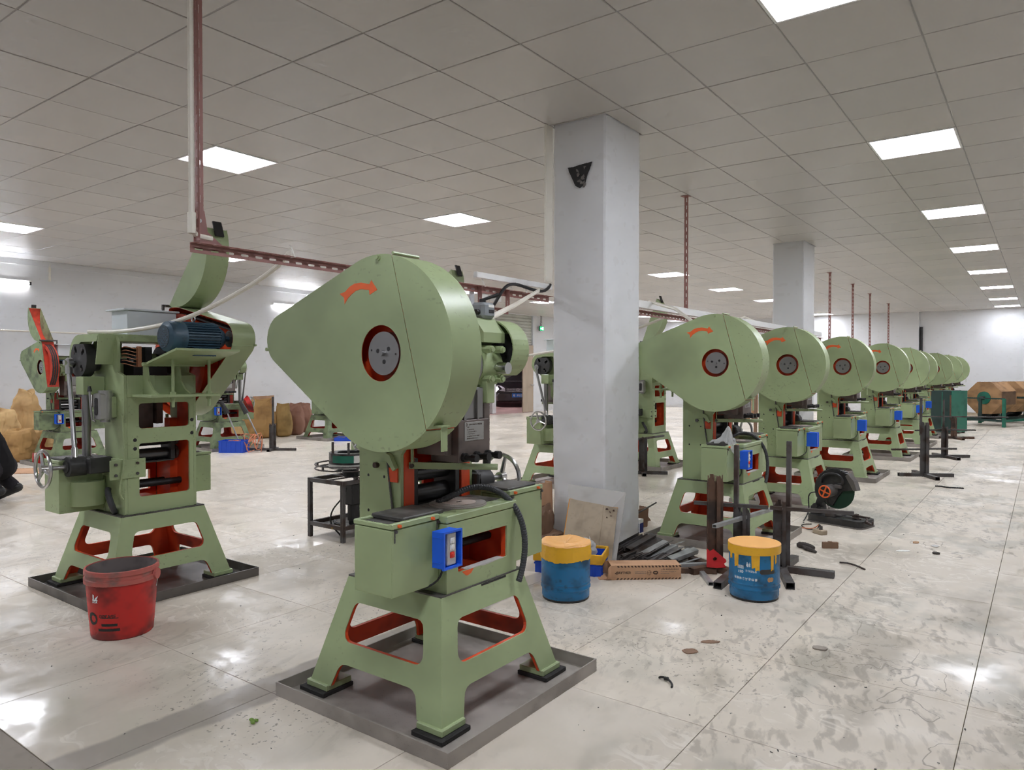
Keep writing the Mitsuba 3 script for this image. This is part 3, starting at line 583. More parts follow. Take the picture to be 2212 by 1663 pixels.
        li = cat(ext(front.buffer(-.003).difference(front.buffer(-.0045)).difference(frontside.exterior.buffer(.008)), -.3985, -.2525, 'x'), ext(front.buffer(-.003), -.400, -.3985, 'x'))
        seam_a = math.degrees(math.atan2(-.165, -.612)); cur = math.atan2(-.612, -.165); want = math.radians(flap)
        R = ro(math.degrees(want - cur), (1, 0, 0), piv)
        A('guard_flap', mv(sg, R), 'green', 25, 'front segment of the guard swung open upward')
        A('guard_flap__lining', mv(li, R), 'orange', 25)
        hd = mv(cat(box(-.345, -.305, -.47, -.44, 1.12, 1.20)), R)
        e = R @ np.array([-.33, -.335, 1.10, 1])
        A('guard_flap__handle', at(box(-.03, .03, -.006, .006, -.05, .05, .002), e[0] + .0, e[1] + .02, e[2] + .02, rx=20), 'black', False)
        A('guard_hinge', cat(box(-.42, -.22, -.175, -.13, 1.690, 1.698), tube([(-.43, -.16, 1.70), (-.21, -.16, 1.70)], .008, 8), box(-.222, -.212, -.17, -.15, 1.63, 1.70)), 'iron', False)
    ring = [(.0, -.02), (.10, -.02), (.10, -.012), (.255, -.012), (.262, -.045), (.31, -.045), (.31, .045), (.262, .045), (.255, .012), (.10, .012), (.1, .02), (0, .02)]
    A('flywheel', mv(lathe(ring, 56), tl(-.33, -.1, 1.337) @ ro(90, (0, 1, 0))), 'orange', 30)
    A('flywheel__hub_disc', cat(cyl((-.352, -.1, 1.337), (-.388, -.1, 1.337), .078, n=36), cyl((-.388, -.1, 1.337), (-.402, -.1, 1.337), .010, n=14)), 'steel')
    A('flywheel__hub_hole', cat([cyl((-.3885, -.1 + .03 * math.cos(t), 1.337 + .03 * math.sin(t)), (-.387, -.1 + .03 * math.cos(t), 1.337 + .03 * math.sin(t)), .0085, n=10) for t in (.3, 2.6, 4.6)], [cyl((-.3885, -.1 + .062 * math.cos(t), 1.337 + .062 * math.sin(t)), (-.387, -.1 + .062 * math.cos(t), 1.337 + .062 * math.sin(t)), .004, n=8) for t in (.2, 3.2)]), 'black')
    bp = unary_union([Point(-.1, 1.337).buffer(.314, 20), Point(.464, zs).buffer(.06, 12)]).convex_hull
    for x in (-.36, -.335, -.31): A('belt', ext(bp.difference(bp.buffer(-.011)), x - .009, x + .009, 'x'), 'black', 25)
    # motor on its hinged plate at the back
    cy = .455
    A('motor_plate', hull([(x, y, z + d) for x in (-.262, .125) for y, z in ((.30, zs - .155), (.62, zs - .08)) for d in (0, .012)]), 'green', False)
    A('motor', cat(cyl((-.2, cy, zs), (.02, cy, zs), .072, n=28), cyl((-.2, cy, zs), (-.245, cy, zs), .078, .05, n=24), cyl((-.245, cy, zs), (-.34, cy, zs), .016, n=12), box(-.17, -.03, cy - .075, cy + .075, zs - .108, zs - .06, .004)), 'motor_blue')
    A('motor__cooling_fins', cat([mv(box(-.195, .015, -.0018, .0018, .068, .089), tl(0, cy, zs) @ ro(a, (1, 0, 0))) for a in range(-130, 131, 11)]), 'motor_blue', False)
    A('motor__fan_cover', mv(lathe([(.0, .0), (.062, 0), (.084, -.016), (.09, -.035), (.0895, -.10), (.088, -.102), (.086, -.1), (.085, -.03), (.0, -.012)][::-1], 36), tl(.108, cy, zs) @ ro(90, (0, 1, 0))), 'motor_blue')
    A('motor__fan_grille', cyl((.1075, cy, zs), (.1095, cy, zs), .064, n=30), 'fan_grid')
    A('motor__lifting_eye', cat(torus(.017, .005, 20, 8, (-.07, cy, zs + .108), 'x'), cyl((-.07, cy, zs + .08), (-.07, cy, zs + .094), .008, n=10)), 'alu')
    A('motor_pulley', cyl((-.29, cy + .009, zs), (-.38, cy + .009, zs), .05, n=24), 'iron')
    A('motor_ledge', box(-.235, .18, .222, .46, 1.128, 1.143, .002), 'green', False)
    A('ledge_back', box(.04, .199, .222, .232, 1.126, 1.252, .002), 'green', False)
    for x in (.035, -.186):
        A('adjusting_bolt', cat(cyl((x, .42, 1.07), (x, .42, zs - .125), .0085, n=10), cyl((x, .42, 1.143), (x, .42, 1.158), .016, n=6), cyl((x, .42, 1.112), (x, .42, 1.128), .016, n=6)), 'green')
    rib = Polygon([(.232, 1.143), (.40, 1.143), (.34, 1.17), (.29, 1.22), (.275, 1.30), (.26, 1.32), (.232, 1.30)])
    for x in (.10, -.09): A('plate_rib', ext(rib, x, x + .012, 'x'), 'green', False)
    A('plate_hinge', cyl((-.24, .275, 1.315), (.135, .275, 1.315), .012, n=12), 'green')
    A('guard_stay', cat(box(-.40, -.25, cy + .10, cy + .104, zs - .045, zs - .03), cyl((-.41, cy + .108, zs - .037), (-.395, cy + .108, zs - .037), .007, n=8)), 'green', False)
    if opened:
        A('control_cabinet', box(-.215, .087, -.195, .005, 1.492, 1.64, .003), 'cab_grey', False, 'pale grey sheet metal control cabinet')
        A('control_cabinet__lid', box(-.23, .115, -.215, .02, 1.64, 1.652, .003), 'cab_grey', False)
        A('oil_manifold', box(.095, .115, .16, .19, 1.30, 1.42, .002), 'copper', False)
        A('oil_manifold__pipes', cat([tube(spline([(.115, .175, 1.31 + k * .02), (.135, .19, 1.305 + k * .02), (.165, .17, 1.315 + k * .02), (.185, .14, 1.32 + k * .018)], 8), .003, 5) for k in range(6)]), 'copper')
    else:
        A('rotary_switch', box(.10, .186, -.165, -.095, 1.49, 1.556, .012), 'switch_grey', 30, 'grey cast rotary switch box')
        A('rotary_switch__handle', cat(cyl((.14, -.13, 1.556), (.14, -.13, 1.57), .014, n=14), tube([(.14, -.13, 1.568), (.175, -.15, 1.582), (.20, -.165, 1.592)], [.006, .007, .009], 8), cyl((.10, -.14, 1.515), (.082, -.14, 1.515), .011, n=12)), 'black')
        A('rotary_switch__label', cat(box(.135, .172, -.1665, -.1645, 1.536, 1.547)), 'white_plastic', False)
        A('rotary_switch__type_plate', box(.138, .170, -.1665, -.1645, 1.513, 1.526), 'black', False)
    return L
GLYPHS = {
 '南': [[(1, 8.5), (9, 8.5)], [(5, 10), (5, 7)], [(1.5, 0), (1.5, 7), (8.5, 7), (8.5, 0)], [(3.5, 6.3), (4.2, 5)], [(6.5, 6.3), (5.8, 5)], [(3, 4.5), (7, 4.5)], [(3, 2.7), (7, 2.7)], [(5, 4.5), (5, 0)]],
 '特': [[(1.5, 9), (1, 6.5)], [(.5, 7.5), (4, 7.5)], [(2.4, 10), (2.4, 0)], [(.3, 3.5), (4.2, 4.8)], [(5, 8.5), (9.5, 8.5)], [(7.2, 10), (7.2, 6.8)], [(4.6, 6.8), (9.8, 6.8)], [(4.8, 4.8), (9.7, 4.8)], [(8.2, 6), (8.2, .5), (7, .8)], [(5.8, 3.4), (6.6, 2.2)]],
 '型': [[(1, 9), (6, 9)], [(.7, 7), (6.2, 7)], [(2.5, 9), (1.2, 4.8)], [(4.6, 9), (4.6, 4.8)], [(7.2, 9), (7.2, 6.2)], [(9, 9.8), (9, 5), (8, 5.2)], [(2, 3), (8, 3)], [(5, 4.4), (5, .4)], [(.8, .4), (9.3, .4)]],
 '号': [[(2.5, 9.5), (7.5, 9.5), (7.5, 7), (2.5, 7), (2.5, 9.5)], [(1, 5.5), (9, 5.5)], [(4, 5.5), (3.5, 3.5), (7.5, 3.5), (7.2, 1), (5.5, .5)]],
 '达': [[(4, 7.5), (9.5, 7.5)], [(6.8, 10), (6.5, 7), (4, 3)], [(6.7, 6.5), (9.3, 3)], [(1, 9.5), (2, 8)], [(.5, 6), (2, 6), (2, 2.5), (.3, 1)], [(2, 2), (4, .8), (9.8, .6)]],
 '公': [[(4, 9.5), (1, 5)], [(6, 9.5), (9.5, 5)], [(4.5, 5), (2, 1), (8, 1.5)], [(6.5, 3), (8.5, .3)]],
 '司': [[(1, 9), (8.8, 9), (8.8, .5), (7.5, .8)], [(1.5, 6.8), (7, 6.8)], [(2, 5), (6.5, 5), (6.5, 2), (2, 2), (2, 5)]],
 '有': [[(1, 8), (9, 8)], [(5, 10), (4, 6.5), (1, 3)], [(3.2, 5.8), (3.2, 0)], [(3.2, 5.8), (8, 5.8), (8, .4), (7, .4)], [(3.2, 4), (8, 4)], [(3.2, 2.2), (8, 2.2)]],
 '限': [[(1, 10), (1, 0)], [(1, 9.5), (3.5, 9.5), (2.3, 7), (3.5, 5), (2.5, 3.8)], [(5, 9.5), (8.8, 9.5), (8.8, 5.5), (5, 5.5)], [(5, 7.5), (8.8, 7.5)], [(5, 9.5), (5, .5), (6.8, 1.5)], [(6, 5.5), (9.8, .3)], [(9, 4.5), (7.3, 3.3)]],
 '兴': [[(2, 9.5), (3, 7)], [(5, 10), (5.4, 7.4)], [(8.2, 9.6), (7, 6.5)], [(.6, 5), (9.4, 5)], [(3.4, 4), (1, .5)], [(6.6, 4), (9, .5)]],
 '粤': [[(5, 10), (4.5, 9)], [(2, 9), (8, 9), (8, 5), (2, 5), (2, 9)], [(5, 8.6), (5, 5.4)], [(3, 7), (7, 7)], [(.8, 4), (9.2, 4)], [(3.6, 4), (3.2, 2.4), (7.4, 2.4), (7, .4), (5.6, .4)]],
 '原': [[(1.5, 9.3), (9.5, 9.3)], [(1.7, 9.3), (1.5, 4), (.5, .5)], [(5.5, 9), (5, 7.8)], [(3.3, 7.5), (8.3, 7.5), (8.3, 3.8), (3.3, 3.8), (3.3, 7.5)], [(3.3, 5.7), (8.3, 5.7)], [(5.8, 3.8), (5.8, .4), (5, .7)], [(4, 2.8), (2.8, 1)], [(7.5, 2.8), (9, 1)]],
 '太': [[(1, 7), (9, 7)], [(5, 10), (5, 6.5), (1, 0)], [(5, 6.5), (9.5, 0)], [(4.2, 2.2), (5.2, 1)]],
 '科': [[(3.8, 9.6), (1, 8.8)], [(.5, 6.6), (4.6, 6.6)], [(2.6, 9), (2.6, 0)], [(2.6, 6), (.6, 3)], [(2.8, 5.6), (4.4, 4)], [(5.6, 8.6), (6.6, 7.6)], [(5.4, 6), (6.4, 5)], [(5, 3), (9.8, 4)], [(8.2, 10), (8.2, 0)]],
 '技': [[(.5, 7.4), (4, 7.4)], [(2.3, 10), (2.3, .5), (1.2, .8)], [(.5, 3.6), (4, 4.8)], [(4.8, 7.8), (9.6, 7.8)], [(7.2, 10), (7.2, 5.6)], [(5, 5.6), (9, 5.6), (7.5, 2.5), (4.6, .3)], [(5.8, 4), (9.7, .3)]],
}
def glyph_poly(ch, w=.75): return unary_union([LineString(s).buffer(w / 2, cap_style=2, join_style=2) for s in GLYPHS[ch]])
def glyph(ch, x, z, h, y):
    """a character standing in the x-z plane at y, facing -y"""
    return [ext(affinity.translate(affinity.scale(glyph_poly(ch, 1.0), h / 10, h / 10, origin=(0, 0)), x, z), y - .0003, y + .0003, 'y')]
def rb_win(x, y, z): return ext(rbox(y - .018, y + .018, z - .05, z + .05, .014), x - .002, x + .002, 'x')
CLOSED, OPEN = build_press(False, 1.40), build_press(True, 1.47)
_f = {k: (k, d, l) for k, d, l in build_press(True, 1.47, 70) if k.startswith('guard_flap')}
OPEN_STEEP = [_f.get(t[0], t) for t in OPEN]
def old(d): return {**d, 'bsdf': {'type': 'ref', 'id': d['bsdf']['id'] + '_old'}} if d['bsdf']['id'] in ('mat_green', 'mat_orange') else d
def put_press(parts, x, y, rz, label, group, aged=False, skip=None, turn=False):
    k = thing('punch_press', label, 'press machine', group); W = T().translate([x, y, 0]).rotate([0, 0, 1], rz); W2 = W.translate([-.19, -.275, 0]).rotate([0, 0, 1], 90).translate([.245, .275, 0])
    for s, d, lb in parts:
        if skip and s.startswith(skip): continue
        scene[f'{k}__{s}'] = {**(old(d) if aged else d), 'to_world': W2 if turn and s.startswith('button_box') else W}
        if lb: tag(f'{k}__{s}', lb)
    return k
tp = cat(box(-.475, .475, -.48, .42, 0, .0045), *[box(*q, 0, .052) for q in ((-.475, -.469, -.48, .42), (.469, .475, -.48, .42), (-.475, .475, -.48, -.474), (-.475, .475, .414, .42))])
trayp = mikit.ply(tp, 'mat_tray', False)
traydark = mikit.ply(tp, 'mat_tray_dark', False)
def put_tray(x, y, rz, label):
    k = thing('drip_tray', label, 'drip tray', 'sheet metal drip trays under the presses')
    scene[k] = {**(traydark if label.startswith('dark') else trayp), 'to_world': T().translate([x, y, .001]).rotate([0, 0, 1], rz)}
ordn = ['nearest', 'second', 'third', 'fourth', 'fifth', 'sixth', 'seventh', 'eighth', 'ninth', 'farthest']
ROW = [(2.19, 2.0), (5.45, 2.01), (7.33, 2.03), (9.55, 2.02), (12.05, 2.0), (14.35, 2.01), (16.35, 2.1), (18.55, 2.04), (20.6, 2.02), (22.75, 2.03)]
first_press = None
for n, (x, y) in enumerate(ROW):
    lab = 'large green punch press with closed disc shaped guard, nearest the camera' if n == 0 else f'{ordn[n]} green punch press of the right row, closed belt guard' + (', plastic bag on its bed' if n == 1 else '')
    k = put_press(CLOSED, x, y, 0, lab, 'green punch presses with closed belt guards, in a row at right', False, ('hand_wheel',) if n > 1 else None, n > 1)
    if n == 0: first_press = k
    if n == 1: second_press = k
    put_tray(x, y, 0, f'grey metal drip tray with low rim under the {ordn[n]} press of the right row')
    if n == 0:
        put_press(OPEN, 2.2, 4.42, 180, 'green punch press seen from behind, blue motor on top, behind the red bucket', 'green punch presses of the left row, seen from behind')
        put_tray(2.2, 4.36, 180, 'dark drip tray behind the red bucket, under the press with the blue motor')
for x, y, lab, lt in ((4.48, 4.42, 'green punch press hidden behind the nearest press, only its raised flap tip showing', 'drip tray behind the nearest press, under the half hidden press'),
                      (7.05, 4.45, 'green punch press behind the pillar, showing its hand wheel left of the pillar', 'drip tray left of the pillar under the press with the hand wheel'),
                      (9.0, 4.40, 'green punch press partly showing just right of the pillar, its raised flap above', 'drip tray right of the pillar under the partly hidden press')):
    put_press(OPEN_STEEP if x > 8 else OPEN, x, y, 180, lab, 'green punch presses of the left row, seen from behind'); put_tray(x, y - .06, 180, lt)
for x, y, lab, lt in ((4.46, 11.0, 'oil stained old press by the left wall with raised flap red inside, leftmost', 'drip tray under the leftmost oil stained press by the left wall'),
                      (6.84, 11.08, 'oil stained old press by the left wall, behind the open blue crate', 'drip tray under the oil stained press behind the blue crate'),
                      (9.09, 11.05, 'old press by the left wall right of the sacks, half hidden by the nearest press', 'drip tray under the old press right of the sacks')):
    put_press(OPEN, x, y, 0, lab, 'oil stained presses along the left wall', True); put_tray(x, y, 0, lt)
# corrugated hoses over the bed of the first two presses
for (x, y), par in zip(ROW[:2], (first_press, second_press)):
    P = spline([(-.06, -.06, .752), (.02, -.085, .778), (.10, -.13, .80), (.175, -.20, .770), (.215, -.262, .68), (.222, -.285, .58), (.205, -.290, .49), (.175, -.288, .42)], 260)
    E(par, 'corrugated_hose', mv(tube(P, .0118 + .0010 * (np.arange(260) % 4 < 2), 12), tl(x, y, 0)), 'hose', False, 'black corrugated hose looped over the bed')
# ------------------------------------------------------------------ slotted angle hangers, trunking, conduits
def slotted(p, q, w=.042, ax='y'):
    """an angle iron from p to q with light slots let into both legs; returns (iron, slots)"""
    p, q = np.asarray(p, float), np.asarray(q, float); d = q - p; Lg = np.linalg.norm(d); d /= Lg
    e1 = np.array([0, -1., 0]) if ax == 'y' else np.array([0, -1., 0]); e1 = e1 - d * (e1 @ d); e1 /= np.linalg.norm(e1); e2 = np.cross(d, e1)
    Mx = np.eye(4); Mx[:3, 0], Mx[:3, 1], Mx[:3, 2], Mx[:3, 3] = e1, e2, d, p
    n = int(Lg / .075); A, B = sbox(0, 0, Lg, w), []
    for k in range(n): B.append(affinity.translate(rbox(-.02, .02, -.0055, .0055, .005), .04 + k * .075, w * .55))
    A = A.difference(unary_union(B))
    leg = ext(A, 0, .0025, 'z'); v = leg.vertices
    l1 = tm(np.c_[v[:, 2], v[:, 1], v[:, 0]], leg.faces[:, ::-1]); l2 = tm(np.c_[v[:, 1], v[:, 2], v[:, 0]], leg.faces)
    return mv(cat(l1, l2), Mx)
for x, y, z, lab in ((1.72, 2.99, 1.84, 'brown slotted angle hanger dropping from the ceiling at upper left'), (7.05, 3.0, 1.87, 'brown slotted angle hanger just right of the big pillar'),
                     (14.0, 3.18, 1.6, 'brown slotted angle hanger just right of the far pillar'), (16.1, 3.21, 1.6, 'slotted angle hanger, second right of the far pillar'),
                     (18.3, 3.28, 1.6, 'slotted angle hanger, third right of the far pillar'), (21.2, 3.35, 1.6, 'slotted angle hanger, fourth and farthest right of the far pillar')):
    k = thing('slotted_hanger', lab, 'angle iron', 'slotted angle irons hanging from the ceiling')
    E(k, 'angle', slotted((x, y, z), (x, y, CEIL - .002)), 'rail', False)
    E(k, 'ceiling_plate', box(x - .03, x + .05, y - .05, y + .03, CEIL - .006, CEIL - .001, .001), 'rail', False)
    if z > 1.7:
        E(k, 'gusset', ext(Polygon([(x - .005, z - .03), (x + .13, z - .03), (x + .13, z + .0), (x + .06, z + .05), (x + .045, z + .14), (x - .005, z + .14)]), y - .004, y - .001, 'y'), 'rail', False)
        E(k, 'bolt', cat([cyl((x + dx, y - .004, z - .008 + dz), (x + dx, y - .012, z - .008 + dz), .009, n=8) for dx, dz in ((.02, 0), (.09, 0), (.02, .1))]), 'alu')
one('conduit', cat(tube([(1.70, 2.975, CEIL - .01), (1.70, 2.975, 1.93)], .013, 8), cyl((1.70, 2.975, 1.96), (1.70, 2.975, 1.87), .018, n=12), tube([(1.70, 2.975, 1.88), (1.73, 2.985, 1.865), (1.8, 2.99, 1.862)], .013, 8)), 'pvc', 'white cable conduit strapped down the upper left hanger', 'conduit')
rl = thing('slotted_rail', 'brown slotted angle rail running level from the left hanger to the big pillar', 'rail')
Mf = slotted((1.69, 2.975, 1.83), (4.49, 2.975, 1.83))
E(rl, 'angle', Mf, 'rail', False)
E(rl, 'cable_tie', cat([tube([(x, 2.97, 1.828), (x, 2.93, 1.826), (x + .004, 2.965, 1.88), (x + .006, 2.98, 1.89)], .003, 5) for x in (2.2, 3.68, 3.98, 4.15, 4.28)]), 'white_plastic')
one('slotted_rail', slotted((5.04, 2.975, 1.83), (12.6, 2.975, 1.83)), 'rail', 'slotted angle rail behind the white trunking right of the big pillar', 'rail', None, False)
one('cable_trunking', box(3.6, 4.48, 2.935, 2.965, 1.878, 1.916, .002), 'trunk', 'short white cable trunking lying on the rail left of the big pillar', 'cable trunking', None, False)
one('cable_trunking', box(5.04, 12.4, 2.915, 2.965, 1.848, 1.915, .002), 'trunk', 'long white cable trunking above the presses right of the big pillar', 'cable trunking', None, False)
bf_ = thing('meter_frame', 'small square frame of slotted angle hanging under the rail left of the big pillar', 'bracket')
for a, b in (((3.65, 2.97, 1.70), (3.65, 2.97, 1.83)), ((3.95, 2.97, 1.70), (3.95, 2.97, 1.83)), ((3.64, 2.97, 1.70), (3.98, 2.97, 1.70))): E(bf_, 'angle', slotted(a, b, .034), 'rail', False)
E(bf_, 'terminal_box', cat(box(3.70, 3.78, 2.98, 3.02, 1.745, 1.815, .003), box(3.84, 3.92, 2.98, 3.02, 1.745, 1.815, .003)), 'white_plastic', False)
E(bf_, 'back_panel', box(3.60, 3.64, 2.99, 3.0, 1.68, 1.83), 'cab_grey', False)
one('power_cable', tube(spline([(3.80, 2.97, 1.70), (3.82, 2.93, 1.77), (3.90, 2.92, 1.85), (4.05, 2.92, 1.868), (4.22, 2.92, 1.852), (4.36, 2.92, 1.862), (4.44, 2.935, 1.90), (4.465, 2.945, 1.915)], 40), .011, 8), 'black', 'thick black power cable tied along the rail left of the big pillar', 'cable')
one('conduit', tube(spline([(2.19, 2.965, 1.85), (2.24, 3.2, 1.776), (2.22, 3.5, 1.675), (2.18, 3.8, 1.588), (2.13, 4.15, 1.532), (2.04, 4.4, 1.508), (1.95, 4.55, 1.508)], 40), .0125, 10), 'pvc', 'cream conduit sagging from the rail down to the press with the blue motor', 'conduit')
one('conduit', tube([(2.37, 1.88, 1.49), (3.27, 2.4, 1.643), (4.33, 2.95, 1.862)], .013, 10), 'pvc', 'cream conduit rising from the grey switch box to the rail by the pillar', 'conduit')
one('conduit', tube(spline([(6.42, 4.66, 1.435), (6.60, 4.3, 1.50), (6.62, 3.3, 1.716), (6.69, 2.97, 1.845)], 24), .013, 10), 'pvc', 'cream conduit crossing behind the big pillar up to the white trunking', 'conduit')
one('conduit', tube([(6.20, 2.98, 1.928), (5.7, 2.5, 1.80), (5.5, 2.1, 1.55)], .014, 10), 'pvc', 'cream conduit slanting from the white trunking down to the second press', 'conduit')
one('conduit', tube([(9.2, 2.98, 1.92), (8.6, 2.9, 1.93), (8.45, 2.9, 1.9)], .013, 8), 'pvc', 'short cream conduit stub beyond the hanger right of the big pillar', 'conduit')
# ------------------------------------------------------------------ buckets and drums
k = thing('paint_bucket', 'dirty red plastic bucket standing in front of the press with the blue motor', 'bucket')
bx_, by_ = 1.70, 3.63
def place(m, x, y, z=0): return mv(m, tl(x, y, z))
E(k, 'body', place(lathe([(0, 0), (.132, 0), (.137, .006), (.15, .16), (.157, .262), (.1535, .262), (.1465, .16), (.133, .01), (0, .01)], 56), bx_, by_), 'red_bucket')
E(k, 'rim', place(lathe([(.1575, .262), (.166, .264), (.166, .285), (.159, .288), (.159, .305), (.1655, .307), (.164, .328), (.158, .33), (.1545, .33), (.1535, .262)], 56), bx_, by_), 'bucket_rim', label='greyish pink stained rim')
E(k, 'inside', place(lathe([(.1525, .326), (.146, .16), (.131, .012), (0, .012)], 56), bx_, by_), 'bucket_in', True, label='stained grey inside')
def wrap(poly, R, z0, phi0, x, y, grow=0.0, up=1):
    """flat print (u along the wall, v up) bent round a cylinder of radius R(v), centred at azimuth phi0"""
    m = cat([trimesh.creation.extrude_polygon(g, .0006, engine='earcut') for g in getattr(poly, 'geoms', [poly]) if g.area > 1e-9]).subdivide_to_size(.014, max_iter=12)
    v = m.vertices; r = (R(v[:, 1]) if callable(R) else R) + .0003 + v[:, 2]; a = phi0 + v[:, 0] / .15 * up
    return tm(np.c_[x + r * np.cos(a), y + r * np.sin(a), z0 + v[:, 1]], m.faces)
RB = lambda v: .1375 + (np.asarray(v) + .0) * .078
def txt(s, h, bold=True):
    m = meshkit.text_mesh(s, h, .001, bold); m.apply_translation((-m.bounds[:, 0].mean(), 0, 0)); return m
def wraptxt(s, h, R, z0, phi, x, y, up=1, flip=False):
    m = txt(s, h).subdivide_to_size(.012, max_iter=12); v = m.vertices
    if flip: v = v * [-1, -1, 1]
    r = R(z0 + v[:, 1]) + .0004 + v[:, 2] * .4 if callable(R) else R + .0004 + v[:, 2] * .4
    a = phi + v[:, 0] / .15 * up
    return tm(np.c_[x + r * np.cos(a), y + r * np.sin(a), z0 + v[:, 1]], m.faces)
pc = math.atan2(-by_, -bx_)      # azimuth that faces the room's middle aisle
lv = unary_union([Polygon([(-.012, .0), (-.004, .0), (-.002, .02), (-.01, .024)]), Polygon([(.0, .004), (.022, .02), (.012, .0), (.006, -.004)]), sbox(-.014, -.006, .018, -.001)])
def wrapz(poly, R, z0, phi, x, y, flip=False):
    m = cat([trimesh.creation.extrude_polygon(g, .0006, engine='earcut') for g in getattr(poly, 'geoms', [poly]) if g.area > 1e-9]).subdivide_to_size(.014, max_iter=12); v = m.vertices
    if flip: v = v * [-1, -1, 1]
    r = (R(z0 + v[:, 1]) if callable(R) else R) + .0004 + v[:, 2]; a = phi + v[:, 0] / .15
    return tm(np.c_[x + r * np.cos(a), y + r * np.sin(a), z0 + v[:, 1]], m.faces)
E(k, 'logo', cat(wrapz(lv, RB, .200, pc - .85, bx_, by_), wraptxt('ADA', .011, RB, .183, pc - .85, bx_, by_)), 'print_white', False)
E(k, 'side_letter', wraptxt('7', .045, RB, .215, pc + 1.35, bx_, by_), 'print_white', False)
E(k, 'label_text', cat(wraptxt('GREASE', .015, RB, .112, pc - .45, bx_, by_), wrapz(unary_union([sbox(-.03, -.002, .05, .001), sbox(-.05, -.064, .056, -.052), sbox(-.03, -.04, .045, -.028)]), RB, .112, pc - .45, bx_, by_), wrapz(Point(0, 0).buffer(.03).difference(Point(.004, 0).buffer(.017)), RB, .105, pc - 1.0, bx_, by_)), 'black', False)
for s in (-1, 1): E(k, 'handle_lug', cat(cyl((bx_ + s * .098 * 1, by_ - s * .128, .284), (bx_ + s * .106, by_ - s * .139, .284), .026, n=16)), 'bucket_rim')
RD = .137
def drum(x, y, lab, printed):
    k = thing('adhesive_drum', lab, 'drum', 'blue drums with yellow covered lids')
    E(k, 'body', place(lathe([(0, .012), (.131, .012), (.134, .02), (.134, .058), (.1405, .066), (.1405, .074), (.136, .082), (.136, .088), (.1405, .096), (.1375, .104), (RD, .296), (0, .296)], 56), x, y), 'drum_blue')
    E(k, 'base_ring', place(lathe([(0, 0), (.128, 0), (.131, .003), (.131, .02), (0, .02)], 48), x, y), 'black')
    n = 72; t = np.arange(n) * 2 * PI / n; rr = random.Random(3 + printed)
    if not printed:   # crumpled film tied over the top
        zl = .226 + .004 * np.sin(t * 3 + 1) + np.array([rr.uniform(-.003, .003) for _ in t])
        rows = [(RD + .003 + np.array([rr.uniform(0, .003) for _ in t]), zl), (RD + .006 + np.array([rr.uniform(-.002, .003) for _ in t]), .258 + 0 * t), (RD + .003 + np.array([rr.uniform(-.001, .003) for _ in t]), .285 + 0 * t), (RD + .006 + 0 * t, .308 + np.array([rr.uniform(-.002, .002) for _ in t]))]
        top = [(RD + .002 + 0 * t, .318 + .004 * np.sin(t * 5)), (.11 + 0 * t, .315 + np.array([rr.uniform(-.004, .004) for _ in t])), (.06 + 0 * t, .306 + np.array([rr.uniform(-.003, .003) for _ in t])), (.001 + 0 * t, .303 + 0 * t)]
    else:
        rows = [(RD + .003 + 0 * t, .258 + .004 * np.sin(t * 2)), (RD + .007 + 0 * t, .262 + 0 * t), (RD + .007 + 0 * t, .305 + 0 * t)]
        top = [(RD + .006 + 0 * t, .309 + 0 * t), (RD - .004 + 0 * t, .312 + 0 * t), (.06 + 0 * t, .309 + 0 * t), (.001 + 0 * t, .308 + 0 * t)]
    def grid(rs):
        v = np.vstack([np.c_[x + r * np.cos(t), y + r * np.sin(t), z] for r, z in rs]); F = []
        for a in range(len(rs) - 1):
            for c in range(n): e = (c + 1) % n; F += [(a * n + c, a * n + e, a * n + n + e), (a * n + c, a * n + n + e, a * n + n + c)]
        return tm(v, F)
    E(k, 'film_skirt', grid(rows), 'yellow', 40, 'yellow tape and film round the rim')
    E(k, 'film_top', grid([rows[-1]] + top), 'peach', 50, 'pale orange film over the top')
    pd = math.atan2(-y, -x)
    tab = [(-.9, .03, .03), (.72, .022, .035), (.6, .035, .012)] if not printed else [(-.75, .035, .075), (.05, .05, .07), (.12, .03, .085), (.75, .025, .085), (.95, .02, .05), (-1.1, .03, .04)]
    for a, w, h in tab: E(k, 'tape_scrap', wrapz(Polygon([(-w / 2, .0), (w / 2, .0), (w / 2 - .003, -h), (w / 6, -h + .006), (-w / 2 + .004, -h - .003)]), RD + .001, .262, pd + a, x, y), 'yellow', False)
    if printed:
        row = []
        for q, ch in enumerate('南特'): row.append(wrapz(affinity.translate(affinity.scale(glyph_poly(ch, 1.2), .0026, .0026, origin=(0, 0)), -.013, -.013), RD, .208, pd + .02 - q * .24, x, y, True))
        for q, ch in enumerate('南特达兴公司原技'): row.append(wrapz(affinity.translate(affinity.scale(glyph_poly(ch, 1.1), .0015, .0015, origin=(0, 0)), -.0075, -.0075), RD, .128, pd + .08 - q * .125, x, y, True))
        for q, ch in enumerate('型号'): row.append(wrapz(affinity.translate(affinity.scale(glyph_poly(ch, 1.1), .0012, .0012, origin=(0, 0)), -.006, -.006), RD, .172, pd + .06 - q * .095, x, y, True))
        row += [wraptxt(':DX-2', .010, lambda v: RD + 0 * v, .178, pd - .2, x, y, 1, True), wraptxt('D&T', .013, lambda v: RD + 0 * v, .172, pd - .55, x, y, 1, True)]
        row.append(wrapz(unary_union([sbox(-.02, .006 + q * .005, .02, .0082 + q * .005) for q in range(4)]), RD, .176, pd - .55, x, y))
        E(k, 'upside_down_print', cat(row), 'print_white', False, 'white lettering, upside down')
        E(k, 'scuff', wrapz(rbox(-.05, .05, -.013, .013, .012), RD, .172, pd + .55, x, y), 'cast', False)
        E(k, 'rust_spot', wrapz(Point(0, 0).buffer(.013).union(Point(.018, 0).buffer(.012)), RD, .128, pd + .62, x, y), 'wood', False)
drum(3.455, 2.172, 'blue drum with crumpled yellow film over its top, in front of the big pillar', False)
